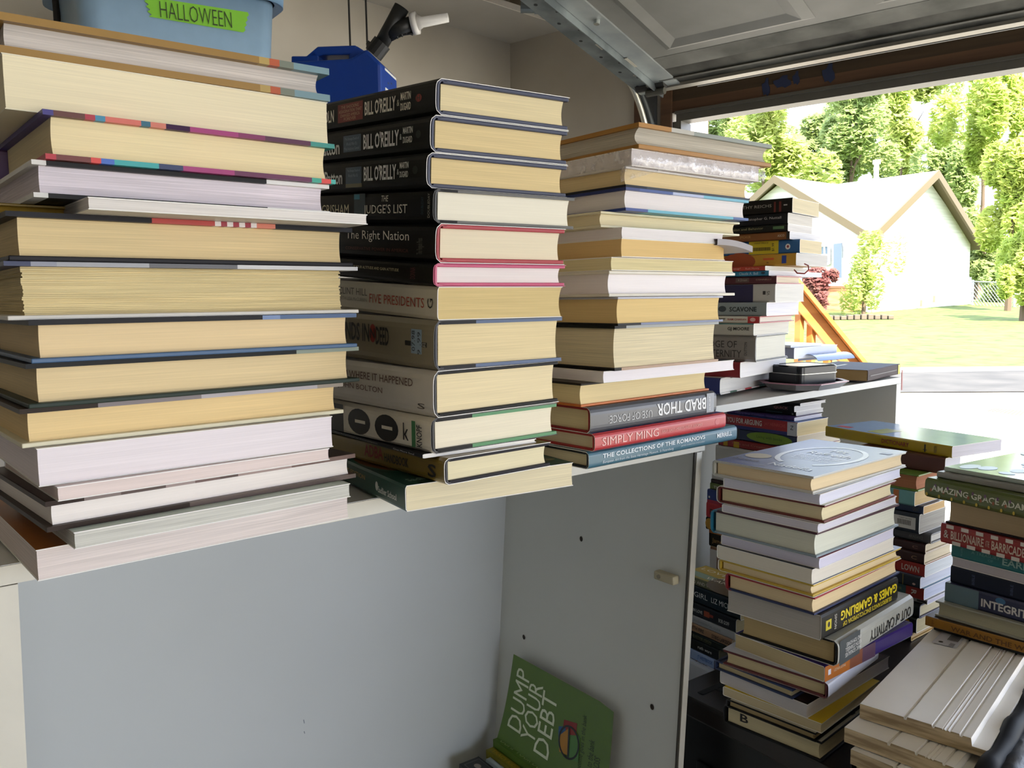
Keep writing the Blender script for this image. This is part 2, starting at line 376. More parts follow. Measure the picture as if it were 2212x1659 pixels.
# blue paint smears on the header wood
w = MB()
for (u, v, a, b) in ((1790, 160, .02, .03), (1720, 170, .012, .022), (1690, 178, .03, .02), (1655, 190, .014, .03)):
    p = onplane(u, v, JB, dwn) - dwn * .002
    w.add([p + dwd * a * cos(k * .5236) * (1 + .3 * sin(k * 2.1)) + Vector((0, 0, b)) * sin(k * .5236) * (1 + .3 * cos(k * 1.7)) for k in range(12)], [tuple(range(12))], mat('#26304e', .6))
struct('trim_7', w)

# ------------------------------------------------------------------ overhead door (rolled up), its track
e0 = at(1430, 188, 3.0); n_in = -dwn
def span(u, v):                        # e0 + a inward + b up that is seen at (u, v)
    d = ray(u, v); A = Matrix(((n_in.x, 0, -d.x), (n_in.y, 0, -d.y), (0, 1, -d.z))); return A.inverted() @ (CAMP - e0)
sa = span(1205, 0); qdir = (n_in * sa[0] + Vector((0, 0, 1)) * sa[1]).normalized(); dn = (-dwd).cross(qdir).normalized()
if dn.z > 0: dn = -dn                   # side of the door that faces down into the garage
pdir = -dwd
def dp(p, q, o=0.0): return e0 + pdir * p + qdir * q + dn * o
def d_uv(u, v):
    P = onplane(u, v, e0, dn) - e0; return P.dot(pdir), P.dot(qdir)
DOORM = mottled('#74736c', '#82807a', (5, 5, 5), .6, .35, .7, 6, 0, .25); DARKM = mottled('#1c1b16', '#54534c', (5, 5, 5), .8, .35, .62, 8, 0, .2); DARKM2 = mottled('#45453f', '#74736c', (4, 4, 4), .8, .35, .6, 8, 0, .2)
dr_ = empty('door_1', (0, 0, 0), kind='structure')
DL, DQ = 5.0, 1.15
def dbox(mb, p0, p1, q0, q1, o0, o1, m): mb.hexa([dp(p0, q0, o0), dp(p1, q0, o0), dp(p1, q1, o0), dp(p0, q1, o0), dp(p0, q0, o1), dp(p1, q0, o1), dp(p1, q1, o1), dp(p0, q1, o1)], m)
m_ = MB(); dbox(m_, 0, DL, .0, DQ, -.04, 0, DOORM); m_.build('door_panel', dr_)
m_ = MB(); dbox(m_, 0.02, DL, .01, .12, 0, .001, DARKM); dbox(m_, .02, DL, .12, .2, 0, .0008, DARKM2); dbox(m_, .02, DL, .05, .06, 0, .006, mat('#3a382f', .7)); m_.build('dark_band', dr_)  # door skin darker and mottled towards its bottom edge
m_ = MB(); dbox(m_, 0.0, DL, -.012, .012, -.045, .012, mat('#948e82', .4, .5, .3)); m_.build('bottom_rail', dr_)
m_ = MB(); dbox(m_, .12, DL, -.03, -.012, -.04, .004, mat('#2a2c2e', .6)); dbox(m_, .12, DL, -.034, -.03, -.04, .006, mat('#6e6e6c', .5)); m_.build('rubber_seal', dr_)
# raised panels pressed into the door skin
a0 = d_uv(1440, 108); a1 = d_uv(1765, 42)
pl0, pw = a0[0], max(.3, a1[0] - a0[0]); q0 = a0[1]
for k in range(5):
    m_ = MB(); p0 = pl0 + k * (pw + .16); p1 = p0 + pw; q1 = q0 + .42; t = .028
    ring = [(p0, q0), (p1, q0), (p1, q1), (p0, q1)]; inn = [(p0 + t, q0 + t), (p1 - t, q0 + t), (p1 - t, q1 - t), (p0 + t, q1 - t)]; inn2 = [(p0 + 2.2 * t, q0 + 2.2 * t), (p1 - 2.2 * t, q0 + 2.2 * t), (p1 - 2.2 * t, q1 - 2.2 * t), (p0 + 2.2 * t, q1 - 2.2 * t)]
    vs = [dp(*x, .0005) for x in ring] + [dp(*x, .013) for x in inn] + [dp(*x, .004) for x in inn2]
    m_.add(vs, [(i, (i + 1) % 4, 4 + (i + 1) % 4, 4 + i) for i in range(4)] + [(4 + i, 4 + (i + 1) % 4, 8 + (i + 1) % 4, 8 + i) for i in range(4)] + [(8, 9, 10, 11)], DOORM)
    m_.build('pressed_panel', dr_)
STEEL = mottled('#6f7678', '#9aa2a2', (9, 9, 9), .4, .35, .65, 4, 0, .5, .7)
m_ = MB(); dbox(m_, -.001, .075, 0, DQ, 0, .006, mottled('#8a9090', '#a8aca8', (9, 9, 9), .45, .3, .7, 4, 0, .5, .3)); m_.build('end_stile', dr_)
# track: angle rail with holes beside the door edge, curved track going down the wall
tr = empty('door_track', (0, 0, 0), 0, 'galvanized steel garage door track with punched holes, curving down the corner wall', 'door track')
m_ = MB(); dbox(m_, -.095, -.004, -.02, DQ, .002, .006, STEEL); dbox(m_, -.006, -.002, -.02, DQ, -.03, .03, STEEL); m_.build('angle_rail', tr)
m_ = MB()
for k in range(16):
    q = .05 + k * .06
    m_.disc(dp(-.05 + .018 * ((k % 2) * 2 - 1), q, .0068), pdir * .006, qdir * .006, mat('#202122', .6), 10)
m_.build('punched_hole', tr)
for (u, v, s_) in ((1300, 95, .02), (1262, 60, .014), (1355, 132, .034)):
    m_ = MB(); c_ = d_uv(u, v); dbox(m_, c_[0] - s_ * .6, c_[0] + s_ * .6, c_[1] - s_, c_[1] + s_, .0075, .0085, mat('#b8b2a2', .7)); m_.build('paper_label', tr)
for (u, v) in ((1374, 152), (1391, 164), (1402, 176), (1290, 40)):
    m_ = MB(); c_ = d_uv(u, v); c3 = dp(c_[0], c_[1], .006); m_.tube([c3, c3 + dn * .012], .009, mat('#c8ccc8', .25, .5, .9), 8); m_.build('bolt', tr)
pts = []
P0, P1, P2, P3 = at(1318, 118, 2.98), at(1362, 165, 3.05), at(1392, 232, 3.12), at(1404, 330, 3.14)
for i in range(25):
    t = i / 24; pts.append(((1-t)**3) * P0 + 3*t*(1-t)**2 * P1 + 3*t*t*(1-t) * P2 + t**3 * P3)
pts.append(V3(pts[-1], 0.02))
m_ = MB(); m_.tube(pts, .011, mat('#c9c4b4', .3, .5, .75), 8)
m_.tube([p + dwn * .045 for p in pts], .014, mat('#3a3d3c', .45, .5, .5), 8); m_.build('curved_track', tr, True)
m_ = MB(); c3 = dp(-.02, .03, .0)
m_.tube([c3 - pdir * .06, c3 + pdir * .05], .02, mat('#2a2824', .6), 12); m_.tube([c3 + pdir * .05 + dn * .03, c3 - pdir * .02 + dn * .03], .012, mat('#5c5a52', .5, .5, .5), 10); m_.build('roller', tr)
m_ = MB()
for (u, v, r_) in ((1145, 14, .02), (1205, 10, .017), (1175, 22, .012)):
    p = at(u, v, 2.75); m_.tube([p - _r * .03, p + _r * .03], r_, STEEL, 12)
p = at(1180, 2, 2.75); q = at(1235, 34, 2.78); m_.tube([p, q], .006, STEEL, 8); p = at(1135, 20, 2.75); q = at(1215, 24, 2.76); m_.tube([p, q], .008, mat('#2a2824', .6), 8); m_.build('hinge_bracket', tr)
# ------------------------------------------------------------------ white cabinet under stacks 1-3 (a little racked: its sides lean)
LAM = mottled('#c9cac6', '#d2d2cd', (2, 2, 2), .38, .3, .7, 3); LAMB = mottled('#b9bcbb', '#c2c5c4', (2, 2, 2), .5, .3, .7, 3)
LAME = mat('#d8d3c4', .4)
def ztop(x): return 1.252 + .0142 * (x - .07)
YF, YB = .73, 1.15
xl = lambda z: .0585 - .02 * (1.236 - z); xr = lambda z: .829 - .070 * (1.253 - z)
cab = empty('white_cabinet', (.45, .94, 0), 0, 'white open-fronted cabinet carrying the three nearest book stacks on its top', 'cabinet')
inv = Vector((-.45, -.94, 0))
def cbuild(mb, nm): 
    o = mb.build(nm, cab); o.location = inv; return o
m_ = MB(); t = .0155; x0, x1 = .028, .846
m_.hexa([(x0, YF, ztop(x0) - t), (x1, YF, ztop(x1) - t), (x1, YB + .01, ztop(x1) - t), (x0, YB + .01, ztop(x0) - t), (x0, YF, ztop(x0)), (x1, YF, ztop(x1)), (x1, YB + .01, ztop(x1)), (x0, YB + .01, ztop(x0))], LAM)
m_.hexa([(x0, YF - .0012, ztop(x0) - t), (x1, YF - .0012, ztop(x1) - t), (x1, YF, ztop(x1) - t), (x0, YF, ztop(x0) - t), (x0, YF - .0012, ztop(x0) - .0006), (x1, YF - .0012, ztop(x1) - .0006), (x1, YF, ztop(x1) - .0006), (x0, YF, ztop(x0) - .0006)], LAME)
cbuild(m_, 'top_board')
def leanpanel(fx, w0, w1, y0, y1, zt, zb, m):
    return [(fx(zb) + w0, y0, zb), (fx(zb) + w1, y0, zb), (fx(zb) + w1, y1, zb), (fx(zb) + w0, y1, zb), (fx(zt) + w0, y0, zt), (fx(zt) + w1, y0, zt), (fx(zt) + w1, y1, zt), (fx(zt) + w0, y1, zt)]
zt1 = ztop(.05) - t - .0012; zt2 = ztop(.84) - t - .0012
m_ = MB(); m_.hexa(leanpanel(xl, -.028, 0, YF, YB, zt1, .02, LAM), LAME); cbuild(m_, 'side_panel')
m_ = MB(); m_.hexa(leanpanel(xr, 0, .012, YF + .002, YB, zt2, .02, LAM), LAM); m_.hexa(leanpanel(xr, .0025, .0125, YF - .001, YF + .002, zt2, .02, LAM), LAME)
m_.hexa(leanpanel(xr, -.0012, .0015, YF - .0005, YF + .002, zt2, .02, LAM), mat('#3a342a', .6)); cbuild(m_, 'side_panel')
m_ = MB(); zb = .02
m_.hexa([(xl(zb), YB - .006, zb), (xr(zb), YB - .006, zb), (xr(zb), YB, zb), (xl(zb), YB, zb), (xl(zt1), YB - .006, zt1), (xr(zt2), YB - .006, zt2), (xr(zt2), YB, zt2), (xl(zt1), YB, zt1)], LAMB); cbuild(m_, 'back_panel')
for zz in (.52, .06):
    m_ = MB(); m_.hexa([(xl(zz), YF + .03, zz - .016), (xr(zz), YF + .03, zz - .016), (xr(zz), YB - .007, zz - .016), (xl(zz), YB - .007, zz - .016), (xl(zz), YF + .03, zz), (xr(zz), YF + .03, zz), (xr(zz), YB - .007, zz), (xl(zz), YB - .007, zz)], LAM); cbuild(m_, 'shelf')
# peg holes and the catch on the right side, scuffs on the back
def side_pt(u, v):
    p = onx(u, v, .8)
    for _ in range(6): p = onx(u, v, xr(p.z))
    return p
for (u, v) in ((1256, 1164), (1132, 1376), (1409, 1527)):
    p = side_pt(u, v); m_ = MB(); m_.disc((p.x - .0006, p.y, p.z), (0, .0035, 0), (0, 0, .0042), mat('#2a2014', .8), 14); cbuild(m_, 'peg_hole')
p = side_pt(1446, 1245); ct = MB(); ct.box((p.x - .012, p.y - .018, p.z - .006), (p.x, p.y + .018, p.z + .006), mat('#b5aa8c', .5), .002); o = cbuild(ct, 'door_catch'); 
ct = MB(); ct.tube([(p.x - .0122, p.y + .008, p.z), (p.x - .0135, p.y + .008, p.z)], .003, mat('#8c8470', .5), 10); ct.build('screw', o)
m_ = MB()
for (u, v, l_) in ((655, 1555, .006), (656, 1580, .004)):
    p = ony(u, v, YB - .0066); m_.add([p, p + Vector((.0012, 0, 0)), p + Vector((.001, 0, -l_)), p + Vector((.002, 0, -l_))], [(0, 1, 3, 2)], mat('#6a7078', .7))
cbuild(m_, 'scuff_mark')

# ------------------------------------------------------------------ far white bookcase
def zt2_(x): return 1.2705 + .019 * (x - 1.06)
BY, BB, bx0, bx1 = .90, 1.27, .866, 1.64
bc = empty('far_bookcase', (1.25, 1.08, 0), 0, 'white bookcase near the open garage door with a book stack and tin on top', 'bookcase'); inv2 = Vector((-1.25, -1.08, 0))
def bbuild(mb, nm):
    o = mb.build(nm, bc); o.location = inv2; return o
m_ = MB(); t2 = .0125
m_.hexa([(bx0, BY, zt2_(bx0) - t2), (bx1, BY, zt2_(bx1) - t2), (bx1, BB, zt2_(bx1) - t2), (bx0, BB, zt2_(bx0) - t2), (bx0, BY, zt2_(bx0)), (bx1, BY, zt2_(bx1)), (bx1, BB, zt2_(bx1)), (bx0, BB, zt2_(bx0))], LAM); bbuild(m_, 'top_board')
m_ = MB(); m_.hexa([(bx1 - .016, BY, .02), (bx1, BY, .02), (bx1, BB, .02), (bx1 - .016, BB, .02), (bx1 - .016, BY, zt2_(bx1) - t2 - .001), (bx1, BY, zt2_(bx1) - t2 - .0006), (bx1, BB, zt2_(bx1) - t2 - .0006), (bx1 - .016, BB, zt2_(bx1) - t2 - .001)], LAM); bbuild(m_, 'side_panel')
m_ = MB(); m_.box((bx0, BY, .02), (bx0 + .016, BB, zt2_(bx0) - t2 - .001), LAM); bbuild(m_, 'side_panel')
m_ = MB(); m_.box((bx0 + .016, BB - .006, .02), (bx1 - .016, BB, zt2_(bx0) - t2 - .001), LAM); bbuild(m_, 'back_panel')
for zz in (ZSH, .4, .05):
    m_ = MB(); m_.box((bx0 + .0165, BY + .005, zz - .016), (bx1 - .0165, BB - .0065, zz - .0004), LAM); bbuild(m_, 'shelf')

# ------------------------------------------------------------------ black cabinet carrying the right-hand piles
BLK = mottled('#0c0d0e', '#17181a', (6, 6, 6), .35, .3, .7, 4); BLKT = mottled('#1d1b1b', '#2c2422', (5, 5, 5), .3, .3, .7, 5)
tb = empty('black_cabinet', (1.3, .57, 0), 0, 'black wooden cabinet carrying the right-hand book piles and the white boards', 'cabinet'); inv3 = Vector((-1.3, -.57, 0))
def tbuild(mb, nm):
    o = mb.build(nm, tb); o.location = inv3; return o
tx0, tx1, ty0, ty1 = .857, 1.80, .28, .80
m_ = MB(); m_.box((tx0, ty0, ZT - .03), (tx1, ty1, ZT - .0005), BLKT, .004); tbuild(m_, 'top_board')
m_ = MB(); m_.box((tx0 + .008, ty0 + .008, .02), (tx1 - .008, ty1 - .008, ZT - .0305), BLK, .003); tbuild(m_, 'body')
m_ = MB(); m_.box((tx0 + .004, ty0 + .05, .1), (tx0 + .0078, ty1 - .05, ZT - .09), BLK, .001); tbuild(m_, 'side_moulding')
m_ = MB()
for a, b in (((.878, .754), (.935, .762)), ((.905, .70), (.905, .752))):
    m_.box((min(a[0], b[0]), min(a[1], b[1]), ZT - .0004), (max(a[0], b[0]) + .004, max(a[1], b[1]) + .002, ZT + .0002), mat('#020203', .7))
tbuild(m_, 'groove')
# ------------------------------------------------------------------ printing on covers that face up
def top_printer(fn):
    def g(parts, smb, I):
        fn(parts, smb, I)
    return g
def quad_top(mb, I, x0, y0, x1, y1, col, dz=.0003, rough=.35):
    z = I['h'] + dz; mb.add([(x0, y0, z), (x1, y0, z), (x1, y1, z), (x0, y1, z)], [(0, 1, 2, 3)], mat(col, rough))
def ell_top(mb, I, cx, cy, rx, ry, col, dz=.0003, n=36, a0=0.0, a1=2 * pi, ring=0.0, rough=.35):
    z = I['h'] + dz; m = mat(col, rough)
    if ring:
        vs = []
        for i in range(n + 1):
            a = a0 + (a1 - a0) * i / n; vs += [(cx + rx * cos(a), cy + ry * sin(a), z), (cx + (rx - ring) * cos(a), cy + (ry - ring) * sin(a), z)]
        mb.add(vs, [(2 * i, 2 * i + 1, 2 * i + 3, 2 * i + 2) for i in range(n)], m)
    else:
        mb.add([(cx + rx * cos(2 * pi * i / n), cy + ry * sin(2 * pi * i / n), z) for i in range(n)], [tuple(range(n))], m)
def txt_top(mb, I, s, cx, cy, w, h, col, rt=(1, 0, 0), up=(0, 1, 0), dz=.0006, **k):
    put_text(mb, s, (cx, cy, I['h'] + dz), rt, up, w, h, mat(col, .35), **k)
def deco_school(parts, smb, I):
    L, W = I['Lr'], I['Ll']
    ell_top(smb, I, L * .34, W * .42, L * .34, W * .3, '#2b6a5a'); ell_top(smb, I, L * .34, W * .42, L * .32, W * .28, '#7a4a22', .0004)
    quad_top(smb, I, L * .28, W * .4, L * .48, W * .5, '#a89a78', .0005)
    quad_top(smb, I, L * .55, .02, L - .01, W * .1 + .012, '#3c4030', .0004)
    txt_top(smb, I, 'Sadlier School', L * .2, .018, L * .3, .011, '#8fb0a0', bold=.02)
    random.seed(3)
    for i in range(9):
        ell_top(smb, I, L * (.62 + .04 * i), .02 + random.random() * .02, .006, .004, '#707048', .0005, 8)
def deco_refresh(parts, smb, I):
    L, W = I['Lr'], I['Ll']      # x runs along the fore-edge to the right, y away to the spine at the far left
    rt, up = (0, -1, 0), (1, 0, 0)  # lettering reads from the spine towards the fore-edge
    ell_top(smb, I, L * .52, W * .42, L * .33, W * .36, '#e4ecf8', .0003, 48, radians(-150), radians(160), .007, .3)
    put_text(smb, 'Hit', (L * .70, W * .40, I['h'] + .0006), rt, up, W * .16, L * .075, mat('#f4f6fa', .3), 0, .0)
    put_text(smb, 'Refresh', (L * .585, W * .40, I['h'] + .0006), rt, up, W * .42, L * .085, mat('#f4f6fa', .3))
    for i, s in enumerate(('The Quest to Rediscover', "Microsoft's Soul and", 'Imagine a Better', 'Future for Everyone')):
        put_text(smb, s, (L * (.49 - .04 * i), W * .40, I['h'] + .0006), rt, up, W * (.46 - .03 * i), L * .024, mat('#f4f6fa', .3))
    put_text(smb, 'Satya', (L * .13, W * .80, I['h'] + .0006), rt, up, W * .27, L * .07, mat('#3c4452', .3))
    put_text(smb, 'Nadella', (L * .13, W * .34, I['h'] + .0006), rt, up, W * .42, L * .07, mat('#e8eef8', .3))
    put_text(smb, 'Foreword by Bill Gates', (L * .05, W * .62, I['h'] + .0006), rt, up, W * .5, L * .016, mat('#8088a0', .3))
    ell_top(smb, I, L * .27, W * .83, .017, .017, '#b9b09a', .0004, 24)
    quad_top(smb, I, L * .82, W * .02, L * .87, W * .12, '#2c4a88', .0004)
def deco_loved(parts, smb, I):
    L, W = I['Lr'], I['Ll']; rt, up = (0, -1, 0), (1, 0, 0)
    quad_top(smb, I, L * .12, 0.002, L * .42, W - .002, '#8fa48a'); ell_top(smb, I, L * .22, W * .2, .04, .05, '#5c4a2e', .0004)
    quad_top(smb, I, L * .45, 0.002, L * .95, W - .002, '#bfa03c', .0003)
    for i, (s, y, w) in enumerate((('LOVED', .66, .55), ('AND', .38, .34), ('WANTED', .36, .6))):
        put_text(smb, s, (L * (.72 - .24 * i), W * y, I['h'] + .0006), rt, up, W * w, L * .16, mat('#f2ecd8', .3))
def deco_gloss(cols):
    def g(parts, smb, I):
        L, W = I['Lr'], I['Ll']; random.seed(11)
        for i in range(14):
            ell_top(smb, I, L * (.1 + .8 * random.random()), W * (.12 + .76 * random.random()), L * (.06 + .1 * random.random()) * .6, W * .07, cols[i % len(cols)], .0003 + i * 2e-5, 14)
    return g
def deco_webster(parts, smb, I):
    L, W = I['Lr'], I['Ll']
    quad_top(smb, I, .01, W * .55, L * .5, W * .68, '#a8b050', .0003, .2); quad_top(smb, I, L * .1, W * .84, L * .22, W * .95, '#d86a78', .0004)
def deco_leaves(parts, smb, I):     # leaf sprigs printed on a white journal cover
    L, W = I['Lr'], I['Ll']; random.seed(5)
    for i in range(16):
        ell_top(smb, I, L * (.15 + .75 * random.random()), W * (.08 + .84 * random.random()), .006 + .005 * random.random(), .0035, ['#2c3a34', '#4a5a4c', '#a8563a'][i % 3], .0003 + i * 1e-5, 10)
    put_text(smb, 'JOURNAL', (L * .07, W * .5, I['h'] + .0006), (0, -1, 0), (1, 0, 0), W * .5, L * .05, mat('#6a6a6a', .4))
def deco_house(parts, smb, I):
    put_text(smb, 'd', (I['Lr'] * .45, I['Ll'] * .14, I['h'] + .0006), (1, 0, 0), (0, 1, 0), .018, .03, mat('#262420', .4))
    put_text(smb, 'HOUSE', (I['Lr'] * .5, I['Ll'] * .34, I['h'] + .0006), (1, 0, 0), (0, 1, 0), .05, .012, mat('#77726a', .4))
    ell_top(smb, I, I['Lr'] * .55, I['Ll'] * .6, .03, .02, '#2c2a26', .0004, 16)
def deco_mark(parts, smb, I):       # a stamped letter on the cut edge of a library book
    put_text(parts['page_block'], 'B', (I['sqx'] if 'sqx' in I else .0030, I['Ll'] * .80, I['h'] * .56), (0, -1, 0), (0, 0, 1), .012, I['h'] * .42, mat('#1c1a18', .7), 0, .02)
    deco_house(None, parts['front_cover'], I)
def deco_dark_top(parts, smb, I):
    L, W = I['Lr'], I['Ll']; quad_top(smb, I, .004, .004, L - .004, W - .004, '#3a2018', .0003); ell_top(smb, I, L * .62, W * .3, .035, .025, '#16120f', .0004, 18); quad_top(smb, I, L * .3, .01, L * .5, W * .25, '#8c4a1c', .0004)
def deco_orange_corner(parts, smb, I):
    quad_top(smb, I, .002, .002, .03, I['Ll'] * .3, '#a8501c')
# ------------------------------------------------------------------ colours of cut paper
CR, TN, WT, LV, GY, DT = '#ecdfb9', '#e8cf9c', '#f0e9e3', '#ece4e8', '#d3cbbe', '#d8c088'
ZS1, ZS2, ZS3, ZS4 = 1.2548, 1.2592, 1.2638, 1.2795
def D_of(u, v, z): return ahead(onz(u, v, z))
B_ = {'b': .02}
# --- stack 1: nearest, left
D1 = D_of(80, 1256, ZS1)
rainbow = [(.03, '#3a2f7a'), (.12, '#5c2c22'), (.15, '#a8283a'), (.18, '#3c84a4'), (.29, '#d0695a'), (.32, '#245f74'), (.37, '#cc7460'), (.45, '#3a1c3e'), (.62, '#9c2c6c'), (.72, '#7c1e54'), (.9, '#50163a'), (1, '#348a80')]
rainbow2 = [(.03, '#b32a35'), (.13, '#6b2a22'), (.16, '#d24038'), (.2, '#3d64b8'), (.34, '#36a0a0'), (.42, '#243058'), (.6, '#9c2c6c'), (.9, '#601a44'), (.94, '#36a089'), (.98, '#d8423a'), (1, '#42a79c')]
ochre = [(.75, '#967230'), (.785, '#b09450'), (.82, '#b4532a'), (.87, '#747a6a'), (1, '#74929a')]
stack('nearest stack', 'books in the nearest stack', D1, ZS1, 50, [
    ('hardcover with ochre and pale blue cover edges', -16, 712, 21, dict(a=52, c='#b98d3e', p='#d8d0c8', segs=ochre, side='FL', bt=.0052, lines=.9, sq=.007, conc=.005)),
    ('very thick cream paperback', 3, 709, 112, dict(a=50.5, k='p', c='#d8cfae', p='#eee2c0', side='FL', lines=.3, endp='#e8dfc4')),
    ('hardcover with multicoloured cover edges', 92, 724, 234, dict(a=50, c='#5a3a60', p='#eddcb0', segs=rainbow, bsegs=rainbow2, side='FL', bt=.0036, sq=.006, lines=.3, conc=.004)),
    ('hardcover with glossy black and white cover edges', 68, 712, 343, dict(a=50, c='#1c1b1a', p='#e9dfe6', segs=[(.04, '#d8d5cf'), (.75, '#211f1d'), (1, '#e8e6e0')], side='FL', bt=.0032, sq=.005, lines=.9)),
    ('thin pale paperback sticking out rightwards', 190, 794, 424, dict(a=50, k='p', c='#d9d4cc', p='#e6e0da', side='FL', lines=.7)),
    ('black hardcover with red striped cover edge', 12, 762, 454, dict(a=50, c='#1d1b1e', p='#e5cd9c', segs=[(.36, '#1d1b1e'), (.54, '#b3342a')] + [(.54 + .0185 * (i + 1), '#e8dedc' if i % 2 == 0 else '#9c2034') for i in range(7)] + [(.73, '#d77a62'), (1, '#1f1f24')], bsegs=[(1, '#1d1b1e')], side='FL', bt=.0036, sq=.008, lines=.5)),
    ('grey-covered hardcover with ragged deckle page edges', 8, 774, 563, dict(a=51, c='#8d8b90', p='#ead6a2', segs=[(.06, '#242c50'), (.12, '#8d8f9a'), (.35, '#a0a0a4'), (.6, '#5c5b5e'), (1, '#c9c8c8')], bsegs=[(1, '#d9d4ca')], side='FL', deck=26, bt=.0032, sq=.011, lines=.9)),
    ('tan-paged hardcover with dark blue cover edges', 62, 771, 692, dict(a=50, c='#2a456e', p='#ecd2a4', segs=[(.66, '#1d1b1d'), (.72, '#6f85ad'), (1, '#3c5880')], bsegs=[(1, '#3f5f83')], side='FL', bt=.0034, sq=.007, lines=.25)),
    ('hardcover with black and sage cover edges', 56, 776, 786, dict(a=49, c='#17201f', p='#ebd3a4', segs=[(.77, '#151616'), (1, '#86907f')], bsegs=[(1, '#2f3a33')], side='FL', bt=.0034, sq=.008, lines=.35)),
    ('hardcover with brown upper and cream lower board', 42, 742, 884, dict(a=49, c='#20160f', p='#ecd09a', segs=[(.2, '#2c1f15'), (.5, '#7b7070'), (.9, '#b0a8aa'), (1, '#958878')], bsegs=[(1, '#ddd6b8')], side='FL', bt=.0034, sq=.006, lines=.3)),
    ('thick white paperback with a scuffed edge', 79, 719, 969, dict(a=49.5, k='p', c='#cfc8c4', p='#eee5e8', side='FL', lines=.25)),
    ('thin pinkish paperback', 124, 712, 1052, dict(a=48, k='p', c='#c9b8b2', p='#e9d8d2', side='FL', lines=.4)),
    ('brown photo-covered hardcover with white pages', 98, 768, 1084, dict(a=47, c='#3c2c26', tc='#3f302a', p='#f3ebe4', segs=[(.1, '#2e2019'), (.2, '#7a6a64'), (.33, '#4a352d'), (.42, '#9b8882'), (.5, '#6b5049'), (.56, '#4c342c'), (.75, '#a18a82'), (1, '#6d5248')], bsegs=[(.4, '#33261f'), (1, '#57453c')], side='FL', bt=.0036, sq=.005, lines=.15)),
    ('mint-covered paperback with loose pages', 160, 757, 1150, dict(a=48, k='p', c='#c4d4c6', tc='#c9d8cc', p='#d8d6cc', side='FL', lines=1.0)),
    ('large floppy orange-covered paperback', 78, 753, 1188, dict(a=49, k='p', c='#a89a80', tc='#9a5a1c', p='#e7dad4', side='FL', lines=.7, W=.2)),
], W=.17, side='FL')
